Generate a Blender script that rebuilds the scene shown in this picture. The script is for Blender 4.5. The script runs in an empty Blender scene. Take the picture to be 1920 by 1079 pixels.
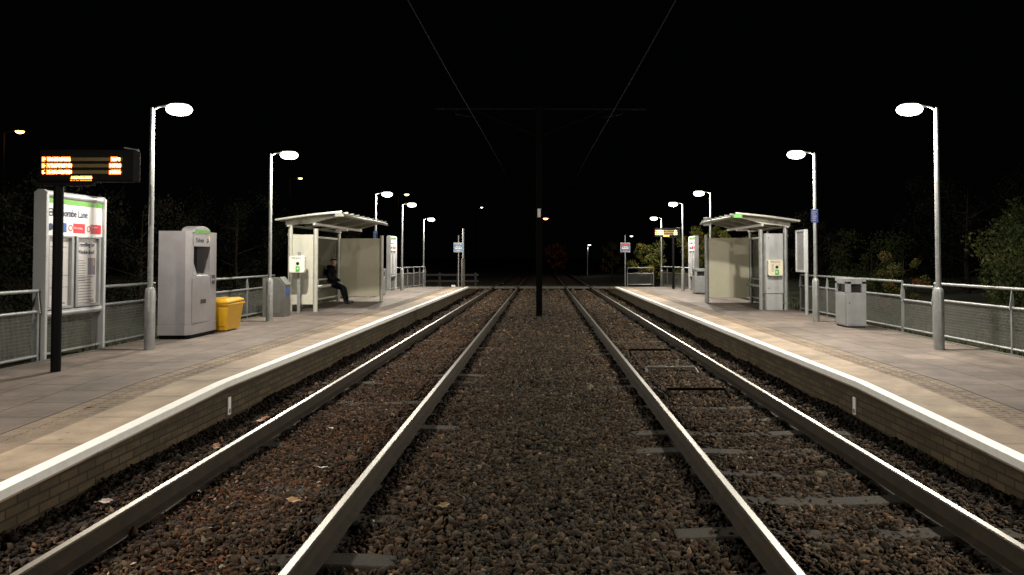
import bpy, bmesh, math, random
import numpy as np
from mathutils import Vector, Matrix
R = math.radians
S = bpy.context.scene
COL = S.collection
random.seed(7); rng = np.random.default_rng(11)

# ------------------------------------------------------------------ camera, sky, exposure
CAMZ = 1.86
cam = bpy.data.cameras.new('camera'); camo = bpy.data.objects.new('camera', cam); COL.objects.link(camo)
camo.location = (0, 0, CAMZ); camo.rotation_euler = (R(91.5), 0, 0)
cam.sensor_width = 36; cam.lens = 26.0; cam.shift_x = -56/1920; cam.shift_y = -92/1920
cam.clip_start = 0.05; cam.clip_end = 2000
S.camera = camo
w = bpy.data.worlds.new('World'); S.world = w; w.use_nodes = True
bg = w.node_tree.nodes['Background']; bg.inputs[0].default_value = (0.8, 0.9, 1.0, 1); bg.inputs[1].default_value = 0.0006
S.view_settings.view_transform = 'Standard'; S.view_settings.look = 'None'
S.view_settings.exposure = 0; S.view_settings.gamma = 1
S.cycles.use_denoising = True
S.cycles.max_bounces = 6; S.cycles.diffuse_bounces = 3; S.cycles.glossy_bounces = 3
S.cycles.transparent_max_bounces = 8; S.cycles.sample_clamp_indirect = 4
LAMP_W = 150
GLOBE_W = 240
LAMP_RGB = (1.0, 0.93, 0.80)

# ------------------------------------------------------------------ materials
def nt(name):
    m = bpy.data.materials.new(name); m.use_nodes = True
    t = m.node_tree; return m, t, t.nodes['Principled BSDF']
def N(t, typ, **kw):
    n = t.nodes.new(typ)
    for k, v in kw.items():
        if k.startswith('i_'): n.inputs[k[2:].replace('_', ' ')].default_value = v
        else: setattr(n, k, v)
    return n
def rgba(c): return (c[0], c[1], c[2], 1)
def mat(name, c, rough=.5, metal=0, var=.15, scale=6, bump=0, bscale=60, spec=.5):
    """painted / plain surface with uneven tone and roughness"""
    m, t, p = nt(name); L = t.links.new
    tc = N(t, 'ShaderNodeTexCoord')
    n = N(t, 'ShaderNodeTexNoise', i_Scale=scale, i_Detail=6, i_Roughness=.65); L(tc.outputs['Object'], n.inputs['Vector'])
    cr = N(t, 'ShaderNodeValToRGB'); L(n.outputs['Fac'], cr.inputs[0])
    e = cr.color_ramp.elements; e[0].position = .3; e[1].position = .72
    e[0].color = rgba([x*(1-var) for x in c]); e[1].color = rgba([min(1, x*(1+var)) for x in c])
    L(cr.outputs[0], p.inputs['Base Color'])
    mr = N(t, 'ShaderNodeMapRange'); mr.inputs['To Min'].default_value = max(0, rough-.1); mr.inputs['To Max'].default_value = min(1, rough+.12)
    L(n.outputs['Fac'], mr.inputs['Value']); L(mr.outputs[0], p.inputs['Roughness'])
    p.inputs['Metallic'].default_value = metal; p.inputs['Specular IOR Level'].default_value = spec
    if bump:
        n2 = N(t, 'ShaderNodeTexNoise', i_Scale=bscale, i_Detail=4); L(tc.outputs['Object'], n2.inputs['Vector'])
        b = N(t, 'ShaderNodeBump', i_Strength=bump, i_Distance=.01); L(n2.outputs['Fac'], b.inputs['Height']); L(b.outputs[0], p.inputs['Normal'])
    return m
def emit(name, c, s):
    m, t, p = nt(name); p.inputs['Base Color'].default_value = (0, 0, 0, 1)
    p.inputs['Emission Color'].default_value = rgba(c); p.inputs['Emission Strength'].default_value = s; return m
def bricks(name, axes, bw, bh, c1, c2, cm, mortar, rough=.8, offset=.5, bias=0, bump=.4, stain=None, spec=.3, gum=0):
    """slabs or bricks; axes picks which object axes run along the course and up"""
    m, t, p = nt(name); L = t.links.new
    tc = N(t, 'ShaderNodeTexCoord'); sp = N(t, 'ShaderNodeSeparateXYZ'); L(tc.outputs['Object'], sp.inputs[0])
    cb = N(t, 'ShaderNodeCombineXYZ'); L(sp.outputs[axes[0]], cb.inputs[0]); L(sp.outputs[axes[1]], cb.inputs[1])
    b = N(t, 'ShaderNodeTexBrick', offset=offset); L(cb.outputs[0], b.inputs['Vector'])
    b.inputs['Scale'].default_value = 1; b.inputs['Brick Width'].default_value = bw; b.inputs['Row Height'].default_value = bh
    b.inputs['Mortar Size'].default_value = mortar; b.inputs['Mortar Smooth'].default_value = .2; b.inputs['Bias'].default_value = bias
    b.inputs['Color1'].default_value = rgba(c1); b.inputs['Color2'].default_value = rgba(c2); b.inputs['Mortar'].default_value = rgba(cm)
    n = N(t, 'ShaderNodeTexNoise', i_Scale=2.2, i_Detail=8, i_Roughness=.7); L(tc.outputs['Object'], n.inputs['Vector'])
    n3 = N(t, 'ShaderNodeTexNoise', i_Scale=90, i_Detail=3); L(tc.outputs['Object'], n3.inputs['Vector'])
    ad = N(t, 'ShaderNodeMath', operation='ADD'); L(n.outputs['Fac'], ad.inputs[0])
    m3 = N(t, 'ShaderNodeMath', operation='MULTIPLY'); L(n3.outputs['Fac'], m3.inputs[0]); m3.inputs[1].default_value = .5; L(m3.outputs[0], ad.inputs[1])
    mr = N(t, 'ShaderNodeMapRange'); mr.inputs['From Min'].default_value = .4; mr.inputs['From Max'].default_value = 1.15
    mr.inputs['To Min'].default_value = .6; mr.inputs['To Max'].default_value = 1.25; L(ad.outputs[0], mr.inputs['Value'])
    mx = N(t, 'ShaderNodeMix', data_type='RGBA', blend_type='MULTIPLY'); mx.inputs['Factor'].default_value = 1
    L(b.outputs['Color'], mx.inputs['A']); L(mr.outputs[0], mx.inputs['B'])
    out = mx.outputs['Result']
    if gum:
        vo = N(t, 'ShaderNodeTexVoronoi', i_Scale=2.6); L(tc.outputs['Object'], vo.inputs['Vector'])
        g = N(t, 'ShaderNodeMapRange'); g.inputs['From Min'].default_value = .045; g.inputs['From Max'].default_value = .075
        g.inputs['To Min'].default_value = .55; g.inputs['To Max'].default_value = 1; L(vo.outputs['Distance'], g.inputs['Value'])
        n5 = N(t, 'ShaderNodeTexNoise', i_Scale=.55, i_Detail=7, i_Roughness=.62); L(tc.outputs['Object'], n5.inputs['Vector'])
        g5 = N(t, 'ShaderNodeMapRange'); g5.inputs['From Min'].default_value = .38; g5.inputs['From Max'].default_value = .62
        g5.inputs['To Min'].default_value = .68; g5.inputs['To Max'].default_value = 1.12; L(n5.outputs['Fac'], g5.inputs['Value'])
        gm = N(t, 'ShaderNodeMath', operation='MULTIPLY'); L(g.outputs[0], gm.inputs[0]); L(g5.outputs[0], gm.inputs[1])
        m5 = N(t, 'ShaderNodeMix', data_type='RGBA', blend_type='MULTIPLY'); m5.inputs['Factor'].default_value = 1
        L(out, m5.inputs['A']); L(gm.outputs[0], m5.inputs['B']); out = m5.outputs['Result']
    if stain:   # algae and water marks running in irregular patches under the coping
        mp4 = N(t, 'ShaderNodeMapping'); mp4.inputs['Scale'].default_value = (1, 1.6, 9); L(tc.outputs['Object'], mp4.inputs[0])
        n4 = N(t, 'ShaderNodeTexNoise', i_Scale=1.3, i_Detail=6, i_Roughness=.7); L(mp4.outputs[0], n4.inputs['Vector'])
        zt = N(t, 'ShaderNodeMapRange'); zt.inputs['From Min'].default_value = .08; zt.inputs['From Max'].default_value = .26; zt.inputs['To Min'].default_value = -.06; zt.inputs['To Max'].default_value = .16
        L(sp.outputs[2], zt.inputs['Value']); za = N(t, 'ShaderNodeMath', operation='ADD'); L(n4.outputs['Fac'], za.inputs[0]); L(zt.outputs[0], za.inputs[1])
        r4 = N(t, 'ShaderNodeMapRange'); r4.inputs['From Min'].default_value = .46; r4.inputs['From Max'].default_value = .66; r4.inputs['To Max'].default_value = .9
        L(za.outputs[0], r4.inputs['Value'])
        m4 = N(t, 'ShaderNodeMix', data_type='RGBA'); L(r4.outputs[0], m4.inputs['Factor']); L(out, m4.inputs['A']); m4.inputs['B'].default_value = rgba(stain)
        out = m4.outputs['Result']
    L(out, p.inputs['Base Color'])
    p.inputs['Roughness'].default_value = rough; p.inputs['Specular IOR Level'].default_value = spec
    h = N(t, 'ShaderNodeMath', operation='SUBTRACT'); L(m3.outputs[0], h.inputs[0]); L(b.outputs['Fac'], h.inputs[1])
    bp = N(t, 'ShaderNodeBump', i_Strength=bump, i_Distance=.008); L(h.outputs[0], bp.inputs['Height']); L(bp.outputs[0], p.inputs['Normal'])
    return m
def attr_mat(name, rough=.85, spec=.3, transl=0, bump=0):
    m, t, p = nt(name); L = t.links.new
    a = N(t, 'ShaderNodeAttribute', attribute_name='tint'); L(a.outputs['Color'], p.inputs['Base Color'])
    p.inputs['Roughness'].default_value = rough; p.inputs['Specular IOR Level'].default_value = spec
    if transl:
        tr = N(t, 'ShaderNodeBsdfTranslucent'); L(a.outputs['Color'], tr.inputs[0])
        mx = N(t, 'ShaderNodeMixShader'); mx.inputs[0].default_value = transl
        L(p.outputs[0], mx.inputs[1]); L(tr.outputs[0], mx.inputs[2]); L(mx.outputs[0], t.nodes['Material Output'].inputs[0])
    if bump:
        tc = N(t, 'ShaderNodeTexCoord'); n = N(t, 'ShaderNodeTexNoise', i_Scale=70, i_Detail=4); L(tc.outputs['Object'], n.inputs[0])
        b = N(t, 'ShaderNodeBump', i_Strength=bump, i_Distance=.01); L(n.outputs[0], b.inputs['Height']); L(b.outputs[0], p.inputs['Normal'])
    return m

mastm = mat('mast_black', (.0022, .002, .002), .8, 0, .3, 8, spec=.03)
galv = mat('galvanised_steel', (.29, .30, .30), .42, .55, .18, 9)
greyp = mat('grey_paint', (.30, .31, .32), .38, .2, .12, 5)
meshp = mat('mesh_wire', (.19, .195, .18), .5, .3, .2, 9)
saltm = mat('dull_steel', (.13, .13, .12), .45, .3, .15, 5)
machp = mat('machine_grey', (.30, .285, .30), .36, .25, .12, 2.5)
darkp = mat('black_paint', (.003, .0028, .0027), .65, 0, .3, 8, spec=.10)
cream = mat('cream_panel', (.56, .55, .47), .4, 0, .06, 2)
panelg = mat('shelter_panel', (.68, .645, .49), .38, 0, .08, 1.5)
postc = mat('shelter_post', (.50, .49, .43), .35, .25, .1, 6)
silver = mat('silver_panel', (.50, .51, .52), .36, .45, .07, 2)
whitep = mat('white_paint', (.90, .89, .86), .6, 0, .08, 14, .3, 90)
ivory = mat('ivory_plastic', (.66, .62, .48), .35, 0, .05, 5)
yellow = mat('yellow_plastic', (.62, .34, .015), .38, 0, .12, 7)
blackpl = mat('black_plastic', (.012, .012, .013), .35, 0, .2, 20)
screenm = mat('dark_screen', (.02, .02, .03), .12, 0, .2, 4)
green = mat('green_paint', (.10, .42, .06), .4, 0, .08, 9)
signgreen = mat('sign_green', (.13, .36, .06), .5, 0, .05, 9)
signwhite = mat('sign_white', (.80, .80, .80), .35, 0, .04, 6)
paper = mat('poster_paper', (.52, .50, .49), .3, 0, .06, 5)
ink = mat('ink', (.03, .03, .06), .5, 0, .1, 9)
greyink = mat('grey_ink', (.16, .15, .17), .5, 0, .2, 30)
navy = mat('navy_ink', (.012, .02, .10), .5, 0, .1, 9)
signblue = mat('sign_blue', (.02, .085, .32), .4, 0, .08, 9)
skyblue = mat('sign_light_blue', (.05, .22, .50), .4, 0, .08, 9)
signred = mat('sign_red', (.58, .02, .035), .45, 0, .08, 9)
mauve = mat('poster_mauve', (.17, .15, .20), .4, 0, .3, 18)
ochre = mat('poster_ochre', (.40, .28, .12), .4, 0, .3, 18)
concrete = mat('sleeper_concrete', (.029, .024, .018), .92, 0, .5, 5, .5, 80)
pale_concrete = mat('crossing_concrete', (.085, .078, .064), .85, 0, .3, 4, .4, 60)
timber = mat('dark_timber', (.010, .0085, .0065), .8, 0, .35, 5, .4, 40)
rust = mat('rail_side', (.034, .026, .017), .75, 0, .4, 7, .35, 120, .2)
def steel_mat():
    m, t, p = nt('polished_rail'); L = t.links.new
    tc = N(t, 'ShaderNodeTexCoord'); mp = N(t, 'ShaderNodeMapping'); mp.inputs['Scale'].default_value = (60, .8, 60)
    L(tc.outputs['Object'], mp.inputs[0]); n = N(t, 'ShaderNodeTexNoise', i_Scale=1, i_Detail=5); L(mp.outputs[0], n.inputs[0])
    p.inputs['Base Color'].default_value = (.50, .48, .44, 1); p.inputs['Metallic'].default_value = 1
    mr = N(t, 'ShaderNodeMapRange'); mr.inputs['To Min'].default_value = .30; mr.inputs['To Max'].default_value = .55; L(n.outputs[0], mr.inputs[0]); L(mr.outputs[0], p.inputs['Roughness'])
    return m
steel = steel_mat()
bark = mat('bark', (.022, .017, .012), .9, 0, .35, 12, .6, 40, .1)
cloth = mat('dark_cloth', (.005, .005, .0065), .9, 0, .4, 25, .5, 60, .1)
denim = mat('dark_trousers', (.006, .0065, .010), .9, 0, .35, 25, .5, 60, .1)
skin = mat('skin', (.42, .25, .18), .5, 0, .08, 20)
hairm = mat('dark_hair', (.012, .009, .007), .6, 0, .3, 60)
wirem = mat('overhead_wire', (.0035, .0033, .003), .8, 0, .1, 3, spec=.08)
stone_m = attr_mat('ballast_stone', .85, .2, 0, .5)
leaf_m = attr_mat('leaf', .8, .12, .3)
litter_m = attr_mat('leaf_litter', .6, .25, .15)
lens_m = emit('lamp_lens', LAMP_RGB, 7)
farlens_m = emit('far_lamp_lens', LAMP_RGB, 10)
sodium_m = emit('sodium_lens', (1, .40, .08), 14)
redlamp_m = emit('orange_lens', (1, .30, .10), 9)
coldlamp_m = emit('cool_lens', (1, .9, .75), 5)
led_m = emit('amber_led', (1, .36, .09), 16)
ledhalo_m = emit('amber_led_halo', (1, .21, .02), 3.6)
ledoff_m = mat('led_strip_idle', (.10, .065, .012), .4, 0, .2, 30)
glow_m = emit('button_light', (.1, 1, .25), .35)
def glass_mat():
    m, t, p = nt('dark_glass'); L = t.links.new
    p.inputs['Base Color'].default_value = (.10, .095, .07, 1); p.inputs['Roughness'].default_value = .09; p.inputs['Specular IOR Level'].default_value = .9
    tr = N(t, 'ShaderNodeBsdfTransparent'); tr.inputs[0].default_value = (.55, .55, .5, 1)
    mx = N(t, 'ShaderNodeMixShader'); mx.inputs[0].default_value = .35
    L(p.outputs[0], mx.inputs[1]); L(tr.outputs[0], mx.inputs[2]); L(mx.outputs[0], t.nodes['Material Output'].inputs[0]); return m
glass = glass_mat()
def roof_mat():
    m, t, p = nt('roof_sheet'); L = t.links.new
    p.inputs['Base Color'].default_value = (.42, .43, .36, 1); p.inputs['Roughness'].default_value = .45
    tr = N(t, 'ShaderNodeBsdfTranslucent'); tr.inputs[0].default_value = (.45, .46, .36, 1)
    mx = N(t, 'ShaderNodeMixShader'); mx.inputs[0].default_value = .42
    L(p.outputs[0], mx.inputs[1]); L(tr.outputs[0], mx.inputs[2]); L(mx.outputs[0], t.nodes['Material Output'].inputs[0]); return m
roofm = roof_mat()

# platform surfaces (object space = world space)
pave_m = bricks('platform_paving', (1, 0), .60, .60, (.205, .166, .142), (.158, .129, .113), (.055, .045, .04), .009, .75, .5, 0, .5, gum=1)
cope_m = bricks('coping_slabs', (1, 0), .90, 3.0, (.43, .335, .245), (.36, .28, .205), (.13, .10, .075), .008, .75, 0, 0, .45, gum=1)
tact_m = bricks('tactile_slabs', (1, 0), .40, .42, (.275, .215, .160), (.23, .178, .135), (.10, .078, .058), .006, .8, 0, 0, .45, gum=1)
wall_m = bricks('platform_brick', (1, 2), .235, .078, (.112, .080, .042), (.066, .049, .027), (.034, .027, .019), .009, .9, .5, 0, .8, (.038, .028, .017))

# ------------------------------------------------------------------ mesh helpers
class MB:
    def __init__(s): s.v = []; s.f = []; s.mi = []
    def add(s, vs, fs, mi=0):
        k = len(s.v); s.v += [tuple(x) for x in vs]; s.f += [tuple(i+k for i in f) for f in fs]; s.mi += [mi]*len(fs); return s
    def box(s, x0, x1, y0, y1, z0, z1, mi=0):
        x0, x1 = sorted((x0, x1)); y0, y1 = sorted((y0, y1)); z0, z1 = sorted((z0, z1))
        vs = [(x, y, z) for z in (z0, z1) for y in (y0, y1) for x in (x0, x1)]
        return s.add(vs, [(0, 2, 3, 1), (4, 5, 7, 6), (0, 1, 5, 4), (2, 6, 7, 3), (0, 4, 6, 2), (1, 3, 7, 5)], mi)
    def tube(s, pts, r, n=10, mi=0, caps=True):
        pts = [Vector(p) for p in pts]; rs = r if isinstance(r, (list, tuple)) else [r]*len(pts)
        rings = []; prev = None
        for i, p in enumerate(pts):
            d = (pts[min(i+1, len(pts)-1)] - pts[max(i-1, 0)]).normalized()
            u = prev - d*prev.dot(d) if prev is not None else d.orthogonal()
            if u.length < 1e-6: u = d.orthogonal()
            u.normalize(); prev = u; v = d.cross(u)
            rings.append([p + (u*math.cos(a) + v*math.sin(a))*rs[i] for a in [2*math.pi*k/n for k in range(n)]])
        vs = [q for g in rings for q in g]; fs = []
        for i in range(len(pts)-1):
            for k in range(n): fs.append((i*n+k, i*n+(k+1) % n, (i+1)*n+(k+1) % n, (i+1)*n+k))
        if caps: fs += [tuple(reversed(range(n))), tuple((len(pts)-1)*n+k for k in range(n))]
        return s.add(vs, fs, mi)
    def prism(s, poly, a0, a1, axis='y', mi=0):
        """poly: (u,v) outline; extruded along axis between a0 and a1"""
        def pt(u, v, a): return {'x': (a, u, v), 'y': (u, a, v), 'z': (u, v, a)}[axis]
        n = len(poly); vs = [pt(u, v, a0) for u, v in poly] + [pt(u, v, a1) for u, v in poly]
        fs = [tuple(range(n)), tuple(reversed(range(n, 2*n)))] + [(i, i+n, (i+1) % n+n, (i+1) % n) for i in range(n)]
        return s.add(vs, fs, mi)
    def build(s, name, m, parent=None, bevel=0, smooth=False):
        me = bpy.data.meshes.new(name); me.from_pydata(s.v, [], s.f)
        bm = bmesh.new(); bm.from_mesh(me); bmesh.ops.recalc_face_normals(bm, faces=bm.faces); bm.to_mesh(me); bm.free()
        for q in (m if isinstance(m, (list, tuple)) else [m]): me.materials.append(q)
        if any(s.mi): me.polygons.foreach_set('material_index', s.mi)
        o = bpy.data.objects.new(name, me); COL.objects.link(o); o.parent = parent
        if smooth:
            me.polygons.foreach_set('use_smooth', [True]*len(me.polygons)); me.update()
            try: me.set_sharp_from_angle(angle=R(40))
            except Exception: pass
        if bevel:
            b = o.modifiers.new('bevel', 'BEVEL'); b.width = bevel; b.segments = 2; b.limit_method = 'ANGLE'; b.angle_limit = R(40)
        return o
def tag(o, label, cat=None, group=None, kind=None):
    o['label'] = label
    if cat: o['category'] = cat
    if group: o['group'] = group
    if kind: o['kind'] = kind
    return o
def thing(name, label, cat, loc=(0, 0, 0), group=None, rz=0):
    o = bpy.data.objects.new(name, None); COL.objects.link(o); o.location = loc; o.rotation_euler = (0, 0, rz)
    o.empty_display_size = .1
    return tag(o, label, cat, group)
def np_mesh(name, verts, faces, m, tint=None, parent=None):
    """verts (n,3), faces (k,c) one polygon size, tint per face"""
    me = bpy.data.meshes.new(name); nv, (nf, c) = len(verts), faces.shape
    me.vertices.add(nv); me.vertices.foreach_set('co', verts.astype(np.float32).ravel())
    me.loops.add(nf*c); me.loops.foreach_set('vertex_index', faces.astype(np.int32).ravel())
    me.polygons.add(nf); me.polygons.foreach_set('loop_start', np.arange(0, nf*c, c, dtype=np.int32))
    if tint is not None:
        a = me.attributes.new('tint', 'FLOAT_COLOR', 'FACE')
        a.data.foreach_set('color', np.concatenate([tint, np.ones((nf, 1))], 1).astype(np.float32).ravel())
    me.materials.append(m); me.update(calc_edges=True); me.validate()
    o = bpy.data.objects.new(name, me); COL.objects.link(o); o.parent = parent; return o
def lettering(txt, size, m, parent, origin, right, up, name='lettering', depth=.0015, align='LEFT', squash=1):
    cu = bpy.data.curves.new('t', 'FONT'); cu.body = txt; cu.size = size; cu.extrude = depth; cu.align_x = align; cu.resolution_u = 3
    to = bpy.data.objects.new('t', cu); COL.objects.link(to); bpy.context.view_layer.update()
    me = bpy.data.meshes.new_from_object(to.evaluated_get(bpy.context.evaluated_depsgraph_get()))
    bpy.data.objects.remove(to); me.name = name
    r = Vector(right).normalized(); u = Vector(up).normalized(); n = r.cross(u)
    M = Matrix(((r.x*squash, u.x, n.x, origin[0]), (r.y*squash, u.y, n.y, origin[1]), (r.z*squash, u.z, n.z, origin[2]), (0, 0, 0, 1)))
    me.transform(M); me.materials.clear(); me.materials.append(m)
    o = bpy.data.objects.new(name, me); COL.objects.link(o); o.parent = parent; return o
def dup(root, loc=None, label=None):
    r = root.copy(); COL.objects.link(r)
    if loc is not None: r.location = loc
    if label: r['label'] = label
    for ch in [o for o in root.children]:
        c = ch.copy(); COL.objects.link(c); c.parent = r
        for g in [o for o in ch.children]:
            d = g.copy(); COL.objects.link(d); d.parent = c
    return r

# ------------------------------------------------------------------ setting
PZ = .38
def pz(y):
    if y < 8.85: return max(.10, PZ - (8.85-y)*.037)
    if y > 37.8: return max(.09, PZ - (y-37.8)*.055)
    return PZ
# terrain: one sheet to the horizon, low in the track, raised behind the platforms
def terrain():
    xs = [-900, -300, -90, -40, -24, -16, -12, -10, -8.6, -7.5, -7.12, -6.9, -4, 0, 4, 6.9, 7.12, 7.5, 8.6, 10, 12, 16, 24, 40, 90, 300, 900]
    ys = [-300, -60, -20, -6, 0, 4, 8, 12, 16, 20, 24, 28, 32, 36, 40, 44, 46, 48, 52, 60, 80, 120, 250, 500, 1400]
    vs = []
    for y in ys:
        for x in xs:
            a = abs(x)
            if y > 44.5 or y < -5: z = -.03 if a > 6 else -.20
            elif a < 7: z = -.34
            else: z = .24 + .10*math.sin(y*.7+x) * (a > 7.3) + max(0, min(1, (a-8)/10))*.5
            vs.append((x, y, z))
    W = len(xs); fs = [(j*W+i, j*W+i+1, (j+1)*W+i+1, (j+1)*W+i) for j in range(len(ys)-1) for i in range(W-1)]
    gm = mat('grassy_ground', (.026, .030, .013), .95, 0, .5, 3, .8, 30)
    o = MB().add(vs, fs).build('ground', gm); tag(o, 'dark grassy ground around the tram stop', kind='structure')
terrain()
bedm = mat('trackbed_gravel', (.040, .033, .026), .95, 0, .5, 40, 1, 60)
def bed():
    xs = np.linspace(-3.79, 3.79, 30); ys = np.linspace(-14, 95, 220); vs = []
    for y in ys:
        for x in xs: vs.append((x, y, -.225 + .012*math.sin(x*3.1+y*2.3) + .01*math.sin(y*1.1)))
    W = len(xs); fs = [(j*W+i, j*W+i+1, (j+1)*W+i+1, (j+1)*W+i) for j in range(len(ys)-1) for i in range(W-1)]
    tag(MB().add(vs, fs).build('trackbed', bedm), 'dark gravel bed under the two tracks', kind='structure')
bed()
YS = [-4.0, 0.0, 4.0, 8.85, 20.0, 30.0, 37.8, 44.0]
def strip(x0, x1, d0, d1, ys=YS, b=None):
    b = b or MB(); n = len(ys); vs = []
    for y in ys:
        z = pz(y); vs += [(x0, y, z+d0), (x1, y, z+d0), (x1, y, z+d1), (x0, y, z+d1)]
    fs = [(0, 1, 2, 3), tuple(4*(n-1)+k for k in (3, 2, 1, 0))]
    for i in range(n-1):
        for k in range(4): fs.append((4*i+k, 4*i+(k+1) % 4, 4*i+4+(k+1) % 4, 4*i+4+k))
    return b.add(vs, fs)
def platform(s, label):
    t = thing('platform', label, None); t['kind'] = 'structure'; del_cat = t.get('category')
    strip(s*4.80, s*7.08, -.30, 0).build('paving', pave_m, t)
    strip(s*3.755, s*4.38, -.085, .0).build('coping', cope_m, t, bevel=.006)
    strip(s*4.383, s*4.797, -.08, -.003).build('tactile_strip', tact_m, t)
    # raised lozenges of the tactile paving
    b = MB(); y = 4.3; row = 0
    while y < 37.5:
        for k in range(3):
            cx = 4.383 + .069 + k*.138 + (.0 if row % 2 else .03); L2, W2 = .058, .030
            if cx + L2 > 4.79: continue
            z = pz(y)-.003; sl = (pz(y+.05)-pz(y-.05))/.1
            ring = lambda q, h: [(s*(cx+q*L2*math.cos(a)), y+q*W2*math.sin(a), z+h+sl*q*W2*math.sin(a)) for a in [2*math.pi*i/10 for i in range(10)]]
            b.add(ring(1, 0)+ring(.78, .005), [tuple(range(10, 20))]+[(i, (i+1) % 10, 10+(i+1) % 10, 10+i) for i in range(10)])
        y += .083; row += 1
    b.build('tactile_lozenges', tact_m, t)
    ys = [-4.0, 0, 4, 8.85, 20, 30, 37.8]
    b = strip(s*3.749, s*3.875, -.0, .004, ys); strip(s*3.745, s*3.753, -.062, .004, ys, b); b.build('edge_line', whitep, t)
    b = MB(); n = len(YS); vs = []
    for y in YS: vs += [(s*3.80, y, -.34), (s*3.80, y, pz(y)-.08), (s*3.95, y, pz(y)-.08), (s*3.95, y, -.34)]
    b.add(vs, [(4*i+k, 4*i+(k+1) % 4, 4*i+4+(k+1) % 4, 4*i+4+k) for i in range(n-1) for k in range(4)] + [(0, 1, 2, 3), tuple(4*(n-1)+k for k in (3, 2, 1, 0))])
    b.build('brick_wall', wall_m, t)
    strip(s*7.083, s*7.18, -.3, .012).build('back_kerb', pale_concrete, t, bevel=.01)
    # small marker plate screwed to the wall
    b = MB().box(s*3.785, s*3.80, 8.98, 9.06, -.04, .17); mp = b.build('marker_plate', signwhite, t, bevel=.003)
    MB().box(s*3.781, s*3.786, 9.0, 9.04, -.02, .03).build('mark', greyink, mp)
    return t
platform(-1, 'left platform with purple-grey paving, white edge line and yellow brick wall')
platform(1, 'right platform with purple-grey paving, white edge line and yellow brick wall')

# rails
RAILX = (-2.95, -1.45, 1.45, 2.95)
prof = [(-.07, -.159), (.07, -.159), (.07, -.148), (.012, -.128), (.010, -.045), (.036, -.034), (.036, -.006), (.024, 0), (-.024, 0), (-.036, -.006), (-.036, -.034), (-.010, -.045), (-.012, -.128), (-.07, -.148)]
rl = ['outer rail of the left track, nearest the left platform', 'inner rail of the left track, beside the centre ballast', 'inner rail of the right track, beside the centre ballast', 'outer rail of the right track, nearest the right platform']
for x, l in zip(RAILX, rl):
    ys = [-14, 95]
    b = MB().prism(prof, -14, 95, 'y')
    o = b.build('rail', [rust, steel]); o.location.x = x
    for p in o.data.polygons:
        if p.normal.z > .9 and p.center.z > -.002 : p.material_index = 1
        
    tag(o, 'steel '+l, 'rail', 'steel rails of the two tracks')
# sleepers
def sleeper_mesh():
    xs = [-1.25, -1.2, -.95, -.75, -.5, 0, .5, .75, .95, 1.2, 1.25]; zt = [-.185, -.178, -.166, -.162, -.175, -.196, -.175, -.162, -.166, -.178, -.185]
    vs = []
    for x, z in zip(xs, zt): vs += [(x, -.14, -.33), (x, .14, -.33), (x, .10, z), (x, -.10, z)]
    n = len(xs); fs = [(0, 1, 2, 3), tuple(4*(n-1)+k for k in (3, 2, 1, 0))]
    for i in range(n-1):
        for k in range(4): fs.append((4*i+k, 4*i+(k+1) % 4, 4*i+4+(k+1) % 4, 4*i+4+k))
    return MB().add(vs, fs).build('sleeper', concrete, None, .012)
SL = []
sl0 = sleeper_mesh()
first = True
for s, side, y0 in ((-1, 'left', 4.1), (1, 'right', 3.8)):
    for k in range(54):
        y = y0 + k*.75
        if y > 43.6: break
        if first: o = sl0; first = False
        else:
            o = sl0.copy(); COL.objects.link(o)
        o.location = (s*2.2, y, random.uniform(-.026, -.004)); o.rotation_euler = (0, 0, R(random.uniform(-.5, .5)))
        tag(o, f'grey concrete sleeper half buried in ballast under the {side} track', 'sleeper', f'sleepers of the {side} track'); SL.append((s, y))

# ballast stones: real stones, one pile
PHI = (1+5**.5)/2
ICO = np.array([(-1, PHI, 0), (1, PHI, 0), (-1, -PHI, 0), (1, -PHI, 0), (0, -1, PHI), (0, 1, PHI), (0, -1, -PHI), (0, 1, -PHI), (PHI, 0, -1), (PHI, 0, 1), (-PHI, 0, -1), (-PHI, 0, 1)])
ICO /= np.linalg.norm(ICO[0])
ICOF = np.array([(0, 11, 5), (0, 5, 1), (0, 1, 7), (0, 7, 10), (0, 10, 11), (1, 5, 9), (5, 11, 4), (11, 10, 2), (10, 7, 6), (7, 1, 8), (3, 9, 4), (3, 4, 2), (3, 2, 6), (3, 6, 8), (3, 8, 9), (4, 9, 5), (2, 4, 11), (6, 2, 10), (8, 6, 7), (9, 8, 1)])
def rand_rot(n, tilt=None):
    q = rng.normal(size=(n, 4))
    if tilt is not None:   # mostly about z
        a = rng.uniform(0, 2*np.pi, n); q = np.stack([np.cos(a/2), rng.normal(0, tilt, n), rng.normal(0, tilt, n), np.sin(a/2)], 1)
    q /= np.linalg.norm(q, axis=1)[:, None]; w, x, y, z = q.T
    return np.stack([np.stack([1-2*(y*y+z*z), 2*(x*y-z*w), 2*(x*z+y*w)], 1), np.stack([2*(x*y+z*w), 1-2*(x*x+z*z), 2*(y*z-x*w)], 1), np.stack([2*(x*z-y*w), 2*(y*z+x*w), 1-2*(x*x+y*y)], 1)], 1)
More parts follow.
